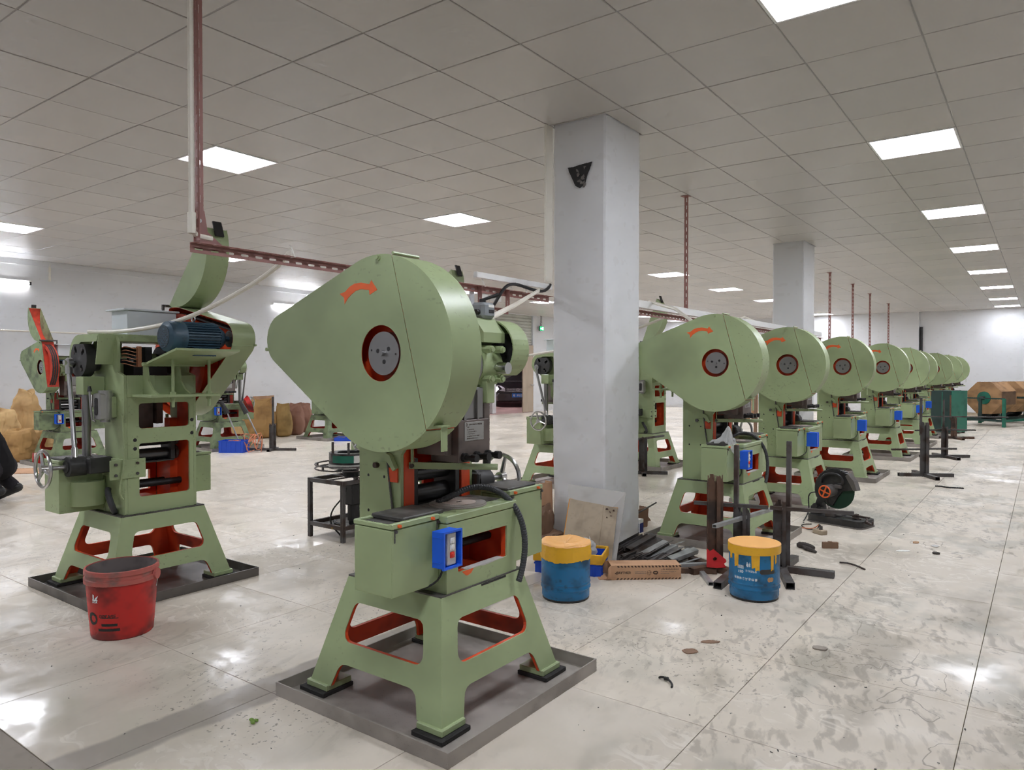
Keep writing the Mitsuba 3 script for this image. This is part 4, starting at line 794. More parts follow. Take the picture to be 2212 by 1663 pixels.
drum(4.10, 1.317, 'blue drum with white upside down lettering and smooth yellow lid, among the steel stands', True)
# ------------------------------------------------------------------ things leaning on and lying by the pillar
one('grey_board', slab((4.135, 2.60, .003), (4.285, 2.295, .003), (4.455, 2.312, .436), (4.455, 2.778, .452), .012), 'board_grey', 'plain grey board leaning against the big pillar, behind the cardboard', 'board', None, False)
cb = thing('cardboard_sheet', 'dirty cardboard sheet with orange taped edge leaning on the grey board', 'cardboard')
CB = [np.array(p) for p in ((4.045, 2.585, .002), (4.165, 2.27, .002), (4.36, 2.325, .345), (4.36, 2.705, .369))]
g = cat([slab(CB[0] * (1 - a) + CB[1] * a, CB[0] * (1 - b) + CB[1] * b, CB[3] * (1 - b) + CB[2] * b, CB[3] * (1 - a) + CB[2] * a, .006 + .002 * (q % 2)) for q, (a, b) in enumerate(((0, .33), (.33, .72), (.72, 1)))])
E(cb, 'sheet', g, 'card_grey', False)
E(cb, 'taped_edge', cat(tube(spline([CB[3], CB[3] * .6 + CB[2] * .4 + [-.003, 0, -.006], CB[2]], 14), .006, 6), tube([CB[3], CB[0] * .75 + CB[3] * .25], .007, 6)), 'card_tape', label='orange taped edge')
E(cb, 'stain', cat([at(hull(np.array([[rng.uniform(-.001, .001), rng.uniform(-.012, .012), rng.uniform(-.009, .009)] for _ in range(6)])), *(CB[2] * (1 - q) * (1 - w) + CB[3] * q * (1 - w) + CB[1] * w * (1 - q) + CB[0] * q * w + np.array([-.0085, 0, 0.002]))) for q, w in ((.06, .06), (.13, .1), (.2, .05), (.1, .16), (.17, .2))]), 'print_dark', False)
cr = thing('blue_crate', 'blue plastic crate edged with yellow tape behind the blue drum at the pillar', 'crate')
def crate(k, cx, cy, rz, lx, ly, h, mat):
    p = [box(-lx / 2, lx / 2, -ly / 2, ly / 2, 0, .006)]
    for a, b, c, d in ((-lx / 2, lx / 2, -ly / 2, -ly / 2 + .005), (-lx / 2, lx / 2, ly / 2 - .005, ly / 2), (-lx / 2, -lx / 2 + .005, -ly / 2, ly / 2), (lx / 2 - .005, lx / 2, -ly / 2, ly / 2)): p.append(box(a, b, c, d, 0, h))
    for z in (h - .012, h * .45): p += [box(-lx / 2 - .006, lx / 2 + .006, s * ly / 2 - .004, s * ly / 2 + .004, z, z + .012) for s in (-1, 1)] + [box(s * lx / 2 - .004, s * lx / 2 + .004, -ly / 2, ly / 2, z, z + .012) for s in (-1, 1)]
    for u in np.linspace(-lx / 2 + .04, lx / 2 - .04, 5): p += [box(u - .004, u + .004, s * ly / 2 - .006, s * ly / 2 + .006, 0, h - .01) for s in (-1, 1)]
    for u in np.linspace(-ly / 2 + .04, ly / 2 - .04, 4): p += [box(s * lx / 2 - .006, s * lx / 2 + .006, u - .004, u + .004, 0, h - .01) for s in (-1, 1)]
    E(k, 'box', at(cat(p), cx, cy, 0, rz), mat, False)
crate(cr, 3.95, 2.44, 110, .42, .24, .12, 'crate_blue')
tpg = []
for a, b, c, d in ((-.222, .222, -.13, -.118), (-.222, .222, .118, .13), (-.222, -.21, -.13, .13), (.21, .222, -.13, .13)): tpg.append(box(a, b, c, d, .075, .137, .004))
E(cr, 'yellow_tape', at(cat(tpg), 3.95, 2.44, 0, 110), 'yellow', False, 'wrinkled yellow tape round the rim')
def crumple(c, r, seed, sub=3):
    m = trimesh.creation.icosphere(subdivisions=sub); v = m.vertices; n = meshkit.fbm(v * 2.3 + seed * 3.1, 3, seed) - .5
    m.vertices = v * (1 + .9 * n[:, None]) * np.asarray(r) + np.asarray(c); return m
one('plastic_bag', cat(crumple((3.96, 2.36, .155), (.085, .09, .055), 4), hull([(3.93, 2.31, .15), (3.99, 2.30, .16), (3.955, 2.31, .235), (3.97, 2.30, .17)])), 'bag', 'clear plastic bag of parts bulging out of the yellow taped crate', 'plastic bag')
bn, bt = 36, np.arange(36) * 2 * PI / 36; bv, bf2 = [], []
for q, (r_, z_) in enumerate(((.004, .105), (.014, .095), (.022, .07), (.034, .045), (.05, .02), (.07, .006), (.088, .0), (.102, -.004))):
    rr_ = r_ * (1 + .22 * np.sin(3 * bt + 1) * (q > 2) + .16 * np.sin(7 * bt + q) * (q > 1)); xx, yy = rr_ * np.cos(bt) * 1.05, rr_ * np.sin(bt)
    zz = z_ + .012 * np.sin(9 * bt + q * .8) * (q > 1) - np.maximum(0, -yy - .035) * 1.35
    bv.append(np.c_[xx + .012 * (q < 3), yy * (1 - .25 * (yy < -.04)), zz])
for q in range(7):
    for c in range(bn): e = (c + 1) % bn; bf2 += [(q * bn + c, q * bn + e, q * bn + bn + e), (q * bn + c, q * bn + bn + e, q * bn + bn + c)]
bm = tm(np.vstack(bv), bf2).subdivide(); bm.vertices += (meshkit.fbm(bm.vertices * 55, 3, 3) - .5)[:, None] * .016
one('plastic_bag', mv(bm, tl(5.13, 1.845, .772)), 'bag', 'crumpled white plastic bag slumped over the bed of the second press', 'plastic bag', None, 40)
# tall folded carton and scraps left of the pillar
ct = thing('brown_carton', 'tall folded brown carton standing left of the big pillar', 'carton')
E(ct, 'panel', cat(slab((4.38, 2.98, .02), (4.52, 2.96, .02), (4.52, 2.97, .45), (4.38, 2.99, .45), .008), slab((4.52, 2.96, .02), (4.60, 3.06, .02), (4.60, 3.08, .44), (4.52, 2.97, .45), .008)), 'cardboard', False)
E(ct, 'crumpled_side', crumple((4.42, 2.95, .14), (.09, .035, .14), 9), 'wood_dark', True)
one('cardboard_flap', cat(slab((4.10, 2.80, .05), (4.32, 2.70, .05), (4.33, 2.72, .12), (4.12, 2.83, .10), .006), slab((4.08, 2.76, .01), (4.30, 2.66, .01), (4.32, 2.70, .09), (4.10, 2.80, .09), .006)), 'cardboard', 'flattened brown cardboard flap on the floor below the tall carton', 'cardboard', None, False)
one('rubble_heap', crumple((4.36, 2.83, .05), (.12, .1, .07), 12), 'wood_dark', 'dark crumpled packing waste on the floor left of the pillar', 'waste')
# long carton with print
lc = thing('long_carton', 'long open brown carton with black hazard stripes lying beside the blue drum', 'carton')
cL, cA = .43, math.degrees(math.atan2(1.795 - 2.118, 4.155 - 3.895))
Wc = tl(3.893, 2.118, 0) @ ro(cA, (0, 0, 1))      # local x along the front, y into the depth
def cm(m): return mv(m, Wc)
wd, hg, th = .125, .088, .003
E(lc, 'body', cm(cat(box(0, cL, 0, th, 0, hg), box(0, cL, wd - th, wd, 0, hg), box(0, cL, 0, wd, 0, th), box(0, cL, 0, wd, hg - th, hg), box(cL - th, cL, 0, wd, 0, hg))), 'cardboard', False)
E(lc, 'end_flap', cm(cat(slab((0, 0, .002), (0, wd, .002), (-.075, wd - .01, .0), (-.075, .01, .0), .003), slab((0, wd, .004), (0, wd, hg), (-.05, wd + .035, hg - .012), (-.05, wd + .035, .012), .003), slab((0, 0, .004), (-.022, -.02, .01), (-.022, -.02, hg - .01), (0, 0, hg), .003))), 'cardboard', False)
st = []
for q in range(19):
    for z in (.001, hg - .012): st.append(Polygon([(.03 + q * .0212, z), (.041 + q * .0212, z), (.033 + q * .0212 + .016, z + .010), (.022 + q * .0212 + .016, z + .010)]) if z < .05 else Polygon([(.034 + q * .0212, z + .01), (.045 + q * .0212, z + .01), (.038 + q * .0212 + .013, z), (.027 + q * .0212 + .013, z)]))
E(lc, 'hazard_stripes', cm(ext(unary_union(st), -.0006, 0, 'y')), 'print_dark', False)
pr_ = [at(txt('RAYTHER', .014), .075, -.0006, .037, rx=90)]
pr_.append(ext(LineString([(.036, .048), (.022, .040), (.036, .034), (.032, .044)]).buffer(.0012), -.0006, 0, 'y'))
pr_.append(ext(Point(.232, .043).buffer(.014).difference(Point(.232, .043).buffer(.0122)), -.0006, 0, 'y')); pr_.append(at(txt('KCY', .008), .232, -.0006, .039, rx=90))
pr_.append(ext(affinity.scale(Point(.272, .043).buffer(.012), 1.35, 1).difference(affinity.scale(Point(.272, .043).buffer(.004), 2.2, .8)), -.0006, 0, 'y'))
for q, ch in enumerate('太原公有特科技有限公司'): pr_.append(cat(glyph(ch, .305 + q * .0102, .058, .0085, -.0004)))
E(lc, 'print', cm(cat(pr_)), 'print_dark', False)
E(lc, 'small_print', cm(ext(unary_union([sbox(.145 + q * .0062, z, .149 + q * .0062, z + .004) for q in range(11) for z in (.046, .037)] + [sbox(.305 + q * .006, z, .309 + q * .006, z + .003) for q in range(16) for z in (.047, .036) if z > .04 or q < 9]), -.0005, 0, 'y')), 'print_grey', False)
# steel off-cuts
oc = 0
U = lambda w, h, t: sbox(-w / 2, 0, w / 2, h).difference(sbox(-w / 2 + t, t, w / 2 - t, h + .1))
Lp = lambda w, h, t: unary_union([sbox(0, 0, w, t), sbox(0, 0, t, h)])
HB = lambda w, h, t: sbox(-w / 2, 0, w / 2, h).difference(sbox(-w / 2 + t, t, w / 2 - t, h - t))
def along(prof, p, q, roll=0):
    p, q = np.asarray(p, float), np.asarray(q, float); d = q - p; Lg = np.linalg.norm(d); d /= Lg
    e1 = np.cross([0, 0, 1], d); e1 /= np.linalg.norm(e1); Mx = np.eye(4); Mx[:3, 0], Mx[:3, 1], Mx[:3, 2], Mx[:3, 3] = e1, np.cross(d, e1), d, p
    return mv(ext(prof, 0, Lg, 'z'), Mx @ ro(roll, (0, 0, 1)))
def offcut(p, q, prof, roll, mat, lab): one('steel_offcut', along(prof, p, q, roll), mat, lab, 'steel offcut', 'cut lengths of steel channel heaped by the pillar', False)
PU, PH, PL = U(.048, .03, .003), HB(.044, .03, .0025), Lp(.048, .03, .003)
dk_, br_ = 'dark length of steel channel in the upper layer of the offcut heap', 'bright silver length of channel in the upper layer of the offcut heap'
for (p, q, pf, r_, mt) in (((4.42, 2.375, .035), (4.75, 2.345, .075), PU, 20, 'iron'), ((4.44, 2.335, .035), (4.74, 2.30, .08), PU, -15, 'iron'), ((4.44, 2.29, .035), (4.76, 2.25, .082), PH, 12, 'iron'),
                           ((4.45, 2.245, .035), (4.76, 2.20, .085), PU, 190, 'iron'), ((4.44, 2.195, .035), (4.74, 2.145, .08), PU, 185, 'iron_light'), ((4.39, 2.15, .035), (4.70, 2.11, .078), PL, 150, 'iron'),
                           ((4.39, 2.10, .035), (4.68, 2.05, .078), PU, 178, 'iron_light'), ((4.37, 2.055, .035), (4.65, 2.0, .075), PL, 165, 'iron'), ((4.40, 2.015, .032), (4.66, 1.93, .07), PU, 182, 'iron_light'),
                           ((4.39, 1.965, .03), (4.62, 1.875, .06), PH, 15, 'iron_light'), ((4.38, 1.925, .02), (4.56, 1.83, .045), Lp(.03, .02, .002), 170, 'iron_light')):
    offcut(p, q, pf, r_, mt, br_ if mt == 'iron_light' else dk_)
offcut((4.355, 1.90, .012), (4.46, 1.70, .03), HB(.034, .024, .0025), 0, 'iron_light', 'pale square tube lying across the right end of the offcut heap')
offcut((4.29, 1.85, .002), (4.41, 1.655, .002), HB(.036, .03, .0025), 0, 'iron_rust', 'rusty brown tube on the floor behind the long carton')
offcut((4.72, 1.99, .002), (4.44, 1.715, .002), Lp(.05, .03, .003), 0, 'iron', 'dark angle bar on the floor between the heap and the rusty stand')
offcut((4.80, 2.09, .055), (4.74, 2.02, .085), sbox(-.02, 0, .02, .003), 20, 'iron_light', 'short bright plate standing at the back of the offcut heap')
offcut((4.86, 2.03, .03), (4.66, 1.93, .065), sbox(-.03, 0, .03, .003), 10, 'iron', 'flat dark plate at the back right of the offcut heap')
for q in range(14):
    x, y = 4.29 + rng.uniform(-.03, .10), 2.30 - q * .025; an = rng.uniform(-25, 10); l_ = rng.uniform(.14, .24); z_ = rng.uniform(.002, .012)
    offcut((x, y, z_), (x + l_ * math.cos(math.radians(an)), y + l_ * math.sin(math.radians(an)), z_ + .012), (PU, PH, PL)[q % 3], rng.uniform(-25, 25), 'iron', 'dark open ended length of channel at the bottom of the offcut heap')
one('steel_strip', cm(box(0, 0, 0, 0, 0, 0)) if False else beam((4.455, 1.80, .011), (4.14, 1.585, .011), .03, .022, wall=.0025), 'iron_light', 'short bright square tube lying alone in front of the red magnet', 'steel tube', None, False)
one('folded_carton', cat(slab((5.10, 2.72, .0), (5.42, 2.62, .0), (5.40, 2.60, .165), (5.10, 2.70, .15), .004), slab((5.42, 2.62, .0), (5.52, 2.74, .0), (5.50, 2.73, .15), (5.40, 2.60, .165), .004), slab((5.52, 2.74, .0), (5.66, 2.70, .002), (5.64, 2.72, .006), (5.50, 2.73, .15), .004)), 'wood_dark', 'crushed brown carton lying just behind the big pillar', 'carton', None, False)
wb = thing('label_box', 'small white and dark blue printed box behind the right edge of the big pillar', 'box')
E(wb, 'box', box(5.05, 5.12, 2.505, 2.60, .02, .13, .003), 'white_plastic', False); E(wb, 'blue_panel', box(5.048, 5.05, 2.512, 2.59, .028, .10), 'navy', False)
E(wb, 'blue_side', box(5.055, 5.115, 2.5035, 2.505, .028, .10), 'navy', False)
one('steel_rod', tube([(5.1, 2.56, .16), (5.38, 2.52, .215)], .006, 6), 'iron', 'thin dark steel rod sticking up over the crushed carton', 'rod')
# ------------------------------------------------------------------ steel work stands
def star(h, w=.052):
    """column of four angle irons back to back with a V cut at the top"""
    a = []
    for q in range(4):
        A_ = Polygon([(0, 0), (w, 0), (w, h - .045), (w * .55, h), (w * .0 + .004, h - .05), (0, h)]); s = ext(A_, .004, .0075, 'y')
        a.append(mv(s, ro(90 * q, (0, 0, 1)))); s2 = ext(sbox(0, 0, .022, h), 0, .0035, 'y'); a.append(mv(mv(s2, tl(w - .0035, .004, 0) @ ro(90, (0, 0, 1))), ro(90 * q, (0, 0, 1))))
    return cat(a)
def steel_stand(x, y, rz, colh, feet, rod, arms, lab, mat='iron'):
    k = thing('steel_stand', lab, 'steel stand', 'home made steel stands with crossed feet')
    for a, l0, l1 in feet:
        t = math.radians(a); E(k, 'foot', beam((x + l0 * math.cos(t), y + l0 * math.sin(t), .0205), (x + l1 * math.cos(t), y + l1 * math.sin(t), .0205), .05, .04, wall=.003), mat, False)
    E(k, 'column', at(star(colh), x, y, .041, rz), 'iron_rust' if mat == 'iron_rust' else mat, False)
    if rod: E(k, 'rod', box(x + rod[0] - .014, x + rod[0] + .014, y + rod[1] - .014, y + rod[1] + .014, rod[2], rod[3], .002), mat, False)
    for p, q, m_ in arms: E(k, 'arm', beam(p, q, .028, .022, wall=.003), m_, False)
    return k
steel_stand(4.48, 1.69, 30, .57, [(-115, .03, .24), (65, .03, .22), (155, .05, .2)], None, [], 'rusty steel column stand with crossed feet, nearest the pillar, red magnet at its base', 'iron_rust')
steel_stand(4.615, 1.565, 20, .365, [(184, .08, .52), (4, .03, .26)], (-.0, .035, .30, .80), [((4.243, 1.605, .335), (5.06, 1.485, .335), 'iron_light')], 'steel stand with a tall square tube, behind the lettered drum')
steel_stand(4.71, 1.34, 15, .41, [(203, .04, .40), (-83, .04, .31), (0, .03, .31), (60, .04, .26)], (.045, -.03, .38, .83), [((4.55, 1.86, .408), (4.66, 1.41, .408), 'iron'), ((4.665, 1.40, .408), (4.78, .93, .408), 'iron')], 'steel stand with a tall square tube and long level arms, right of the lettered drum')
steel_stand(10.05, 1.17, 20, .62, [(-60, .0, .33), (120, .0, .3), (-150, .0, .34), (30, .0, .3)], (-.02, .04, .5, .96), [((9.86, 1.50, .325), (10.05, 1.20, .33), 'iron'), ((10.05, 1.20, .335), (10.3, .86, .335), 'iron')], 'steel stand on crossed feet in the aisle, nearest of the row beyond the saw')
steel_stand(12.45, 1.19, 30, .42, [(-55, .0, .36), (125, .0, .36), (-145, .0, .36), (35, .0, .3)], (.02, .02, .4, .86), [((12.25, 1.55, .40), (12.5, 1.19, .41), 'iron'), ((12.5, 1.19, .41), (12.7, .82, .41), 'iron')], 'steel stand on crossed feet in the aisle, second of the row beyond the saw')
steel_stand(16.1, 1.39, 10, .38, [(-60, .0, .36), (120, .0, .36), (-150, .0, .36), (30, .0, .3)], (.0, .06, .36, .83), [((15.8, 1.9, .42), (16.1, 1.39, .42), 'iron'), ((16.1, 1.39, .42), (16.5, .55, .42), 'iron')], 'steel stand on crossed feet, farthest, before the dark green cabinet', 'iron_rust')
steel_stand(8.20, 4.02, 15, .42, [(-60, .0, .30), (120, .0, .2), (-150, .0, .22), (30, .0, .3)], None, [((8.05, 4.05, .44), (8.75, 4.0, .44), 'iron')], 'dark steel stand at the right edge of the big pillar, before the left row')
steel_stand(7.10, 10.06, 40, .40, [(-56, .0, .38), (124, .0, .38), (-146, .0, .2), (34, .0, .2)], (.03, .03, .38, .87), [], 'steel stand with a tall rod in front of the brown sacks', 'iron')
mg = thing('welding_magnet', 'red arrow shaped welding magnet at the foot of the rusty steel stand', 'welding magnet')
ap = Polygon([(0, 0), (.0, .115), (.022, .098), (.042, .112), (.118, .048), (.118, .036), (.105, .026), (.118, .002), (.055, -.004)]).difference(Point(.05, .052).buffer(.013))
E(mg, 'plate', mv(cat(ext(ap, 0, .003, 'y'), ext(ap, .015, .018, 'y')), tl(4.37, 1.70, .043) @ ro(-62, (0, 0, 1))), 'magnet', False)
E(mg, 'core', mv(ext(ap.buffer(-.004), .003, .015, 'y'), tl(4.37, 1.70, .043) @ ro(-62, (0, 0, 1))), 'steel', False)
# ------------------------------------------------------------------ chop saw
cs = thing('chop_saw', 'black cut off saw with green abrasive disc standing on the floor in the aisle', 'chop saw')
A2 = np.array([-.27, -.963]); N2 = np.array([-.963, .27])
def sw(m): Mx = np.eye(4); Mx[:2, 0] = A2; Mx[:2, 1] = N2 * -1; Mx[:3, 2] = (0, 0, 1); Mx[:3, 3] = (6.50, 1.37, 0); return mv(m, Mx)
# local: x along the base (to the right), y away from the camera, z up
E(cs, 'base', sw(cat(ext(rbox(-.235, .235, -.13, .13, .05), .012, .062, 'z'))), 'saw_black', False)
E(cs, 'base_foot', sw(ext(rbox(-.24, .24, -.135, .135, .05), 0, .012, 'z')), 'saw_grey', False)
E(cs, 'pivot', sw(cat(box(-.24, -.15, -.05, .06, .06, .125, .006), cyl((-.19, -.07, .13), (-.19, .08, .13), .022, n=16), hull([(x, y, z) for y in (-.03, .04) for x, z in ((-.225, .1), (-.16, .1), (-.10, .26), (-.16, .27))]))), 'saw_black', False)
bl = (-.035, .275)
E(cs, 'disc', sw(cyl((bl[0], 0, bl[1]), (bl[0], -.004, bl[1]), .155, n=48)), 'disc_green')
gd = Polygon([(bl[0] + .178 * math.cos(t), bl[1] + .178 * math.sin(t)) for t in np.linspace(math.radians(8), math.radians(205), 30)] + [(bl[0] - .10, bl[1] - .10), (bl[0] - .02, bl[1] - .13), (bl[0] + .02, bl[1] - .06), (bl[0] + .06, bl[1] + .0)])
E(cs, 'guard', sw(cat(ext(gd, -.030, -.026, 'y'), ext(gd, .022, .026, 'y'), ext(gd.difference(gd.buffer(-.004)), -.027, .023, 'y'))), 'saw_black', 30)
E(cs, 'guard_vent', sw(cat(*[box(-.0025, .0025, -.033, .026, .17, .183) for _ in range(0)], *[mv(box(-.003, .003, -.034, .026, .172, .184), tl(bl[0], 0, bl[1]) @ ro(a, (0, 1, 0))) for a in range(-65, 40, 7)])), 'saw_black', False)
E(cs, 'visor', sw(hull([(bl[0] + r * math.cos(t), y, bl[1] + r * math.sin(t)) for r in (.16, .19) for t in (math.radians(55), math.radians(30), math.radians(6)) for y in (-.034, .03)])), 'saw_grey', False)
hd = spline([(-.15, -.04, .33), (-.10, -.06, .405), (-.03, -.06, .42), (.03, -.06, .40), (.045, -.05, .36), (.0, -.04, .335)], 30)
E(cs, 'handle', sw(tube(hd, .011, 8)), 'saw_black')
E(cs, 'motor', sw(cat(cyl((-.06, -.03, .275), (-.06, -.145, .275), .052, n=28), box(-.03, .03, -.06, -.03, .30, .33, .004))), 'saw_grey')
E(cs, 'motor_cover', sw(cat(torus(.048, .006, 28, 8, (-.06, -.147, .275), 'y'), *[mv(box(-.006, .006, -.152, -.145, 0, .046), tl(-.06, 0, .275) @ ro(a, (0, 1, 0))) for a in (20, 110, 200, 290)], cyl((-.06, -.145, .275), (-.06, -.153, .275), .012, n=14))), 'arrow', label='orange spoked motor cover')
E(cs, 'motor_face', sw(cyl((-.06, -.144, .275), (-.06, -.147, .275), .046, n=24)), 'black')
E(cs, 'chain', sw(cat([torus(.007, .0018, 10, 5, (-.115 + .004 * q, -.035, .225 - q * .013), 'yx'[q % 2]) for q in range(9)])), 'iron')
E(cs, 'vice', sw(cat(box(-.08, .0, -.10, -.06, .062, .10, .003), box(-.05, .01, -.05, .1, .062, .075, .002), cyl((.0, -.01, .09), (.25, -.01, .085), .008, n=10), box(.12, .15, -.04, .02, .062, .10, .003), cyl((.02, -.05, .075), (.2, -.05, .072), .005, n=8))), 'iron', False)
E(cs, 'vice_crank', sw(tube([(.235, -.03, .085), (.25, -.06, .055), (.30, -.07, .045), (.305, -.07, .075)], [.006, .014, .009, .007], 8)), 'iron')
E(cs, 'cord', sw(tube(spline([(-.13, -.05, .24), (-.25, -.06, .20), (-.245, -.07, .08), (-.25, -.12, .012), (-.20, -.22, .006)], 30), .005, 6)), 'black')
one('work_bar', sw(beam((-.42, -.09, .125), (.02, -.03, .108), .028, .028, wall=.003)), 'iron', 'square steel bar clamped in the chop saw', 'steel bar', None, False) if False else None
ad = thing('power_adaptor', 'small dirty white extension socket with a plug on the floor by the saw', 'power socket')
E(ad, 'block', at(box(-.05, .05, -.03, .03, 0, .035, .004), 5.985, 1.41, 0, 55), 'card_grey', False)
E(ad, 'plug', at(cat(cyl((-.01, 0, .035), (-.01, 0, .062), .013, n=12), cyl((-.01, 0, .06), (.0, .01, .075), .006, n=8)), 5.985, 1.41, 0, 55), 'iron')
one('extension_lead', tube(spline([(5.985, 1.42, .07), (6.05, 1.50, .02), (6.12, 1.62, .005), (6.02, 1.72, .005), (5.85, 1.78, .005), (5.95, 1.9, .005)], 30), .0045, 6), 'orange_wire', 'thin orange extension lead on the floor left of the saw', 'cord')
one('saw_lead', tube(spline([(6.30, 1.55, .006), (6.12, 1.56, .006), (6.05, 1.46, .02), (5.99, 1.42, .072)], 24), .0045, 6), 'black', 'black saw lead running to the white extension socket', 'cord')
gl = [(0, 0, .015, .02), (.03, .012, .02, .026), (.065, .01, .022, .028), (.10, -.004, .018, .024), (.135, .004, .014, .018)]
one('work_glove', cat(tube([(5.44 - q[0] * .28, 1.43 - q[0] * .9 + q[1], q[2]) for q in gl], [q[3] * .85 for q in gl], 9), *[tube([(5.40 - .02 * q, 1.38 - .022 * q, .018), (5.36 - .015 * q, 1.355 - .026 * q, .010)], [.014, .009], 7) for q in range(4)]), 'grey_cloth', 'crumpled dark grey work glove lying on the floor behind the lettered drum', 'glove')
one('wood_block', at(cat(box(-.055, .055, -.012, .012, 0, .045, .002), box(-.012, .012, -.012, .012, .045, .05)), 5.54, 1.235, 0, -58), 'wood_dark', 'small dark brown block standing on edge on the floor before the saw', 'block', None, False)
# ------------------------------------------------------------------ litter on the floor
def bent(pts, r, mat, name, lab, cat_): one(name, tube(spline(pts, 20), r, 6), mat, lab, cat_)
bent([(2.755, 1.275, .004), (2.75, 1.245, .012), (2.735, 1.215, .008), (2.70, 1.195, .004)], .0045, 'black', 'cable_tie', 'short curved black strip lying on the floor in front of the drums', 'strip')
one('cable_tie_clip', box(2.742, 2.756, 1.23, 1.25, .004, .016, .002), 'black', 'small black clip on the curved black strip', 'clip', None, False)
bent([(5.14, 1.085, .006), (5.12, 1.02, .012), (5.08, .955, .010), (5.055, .915, .004)], .006, 'iron', 'metal_sliver', 'curved dark metal sliver on the floor right of the lettered drum', 'strip')
bent([(9.23, .97, .005), (9.22, .90, .008), (9.20, .82, .006), (9.22, .76, .006), (9.20, .70, .01)], .008, 'black', 'metal_sliver', 'long dark bent strip on the floor in the far aisle', 'strip')
def flake(x, y, sx, sy, h, mat, name, lab, cat_, seed, rz=0):
    r = random.Random(seed); n = 9
    p = Polygon([(sx * (.75 + .25 * r.random()) * math.cos(t), sy * (.75 + .25 * r.random()) * math.sin(t)) for t in np.linspace(0, 2 * PI, n)[:-1]])
    one(name, at(ext(p, 0, h, 'z'), x, y, .0005, rz), mat, lab, cat_, None, False)
flake(3.105, 1.285, .045, .035, .003, 'wood_dark', 'rust_flake', 'thin dark brown flake on the floor, the larger of a pair', 'flake', 1, -30)
flake(3.27, 1.255, .05, .022, .003, 'wood_dark', 'rust_flake', 'thin dark brown flake on the floor, the smaller of a pair', 'flake', 2, -50)
flake(3.49, .82, .03, .04, .006, 'bare_concrete', 'tile_chip', 'pale grey tile chip on the floor in the right foreground', 'chip', 3, 20)
flake(6.10, .76, .045, .025, .004, 'wood', 'wood_chip', 'small brown square of board on the aisle floor', 'chip', 4)
flake(6.05, .63, .04, .03, .004, 'board_grey', 'paper_scrap', 'small white edged scrap on the aisle floor, rightmost', 'scrap', 5)
flake(5.76, .80, .06, .025, .002, 'white_plastic', 'paper_scrap', 'white torn paper scrap on the aisle floor', 'scrap', 6, -50)
flake(5.80, .60, .028, .026, .012, 'grey_cloth', 'stone', 'small grey stone on the aisle floor', 'stone', 7)
one('green_scrap', cat([crumple((1.531 + dx, 2.30 + dy, .006), (.008, .009, .005), q, 1) for q, (dx, dy) in enumerate(((0, 0), (.01, -.008), (-.006, -.012), (.004, .012)))]), 'green_veg', 'tiny bright green scrap on the floor left of the nearest drip tray', 'scrap')
flake(2.62, 1.42, .008, .02, .004, 'iron', 'metal_chip', 'tiny dark chip on the floor by the nearest drip tray', 'chip', 11) if False else None
gs = []
for q in range(420):
    x, y = rng.uniform(.98, 9), rng.uniform(.1, 5.5); s = rng.uniform(.0015, .005)
    gs.append(at(hull(np.array([[rng.uniform(-s, s) * 1.6, rng.uniform(-s, s), rng.uniform(0, s)] for _ in range(6)])), x, y, 0, rng.uniform(0, 180)))
k = one('floor_grit', cat(gs), 'cast', 'scattered dark metal grit on the floor', 'grit', None, False); tag(k, kind='stuff')
# ------------------------------------------------------------------ decoiler table behind the nearest press
tb = thing('steel_table', 'small dark angle iron table left of the nearest press', 'table')
x0, x1, y0, y1, h = 3.56, 4.02, 4.19, 4.57, .455
for x in (x0, x1):
    for y in (y0, y1): E(tb, 'leg', cat(box(x - .016, x + .016, y - .002, y + .002, 0, h), box(x - .002, x + .002, y - .016, y + .016, 0, h), box(x - .014, x + .014, y - .014, y + .014, .0, h)), 'iron', False)
for z in (h - .03, .09):
    for a, b, c, d in ((x0, x1, y0 - .012, y0 + .012), (x0, x1, y1 - .012, y1 + .012), (x0 - .012, x0 + .012, y0, y1), (x1 - .012, x1 + .012, y0, y1)): E(tb, 'rail', box(a, b, c, d, z, z + .03, .001), 'iron', False)
E(tb, 'top_bar', cat(box(x0, x1, 4.33, 4.36, h - .004, h + .002), box(3.76, 3.79, y0, y1, h - .004, h + .002)), 'iron', False)
E(tb, 'shelf', box(x0, x1, y0, y1, .085, .092), 'lidDark', False)
E(tb, 'motor', cat(box(3.66, 3.78, 4.20, 4.31, .26, h - .03, .008), cyl((3.72, 4.255, .14), (3.72, 4.255, .27), .045, n=20), box(3.70, 3.78, 4.22, 4.29, .10, .15, .004)), 'black', False)
E(tb, 'cable', tube(spline([(3.62, 4.22, .40), (3.60, 4.27, .30), (3.585, 4.35, .20), (3.59, 4.36, .12), (3.60, 4.30, .06), (3.61, 4.26, .02)], 24), .006, 6), 'black')
one('hand_tool', cat(tube([(3.70, 4.45, .108), (3.62, 4.33, .108)], [.014, .02], 10), box(3.60, 3.66, 4.27, 4.33, .093, .125, .006)), 'black', 'black hand tool lying on the lower shelf of the steel table', 'tool', None, False)
one('yellow_cloth', crumple((3.60, 4.30, .098), (.05, .04, .01), 21, 2), 'yellow', 'small yellow rag on the lower shelf of the steel table', 'rag')
dc = thing('wire_decoiler', 'round wire decoiler with green and white label band on the steel table', 'decoiler')
cx, cy = 3.80, 4.38
E(dc, 'outer_ring', cat(torus(.27, .006, 48, 6, (cx, cy, .555)), torus(.27, .006, 48, 6, (cx, cy, .525)), *[box(cx + .27 * math.cos(t) - .006, cx + .27 * math.cos(t) + .006, cy + .27 * math.sin(t) - .006, cy + .27 * math.sin(t) + .006, .52, .56) for t in np.arange(6) * PI / 3]), 'iron')
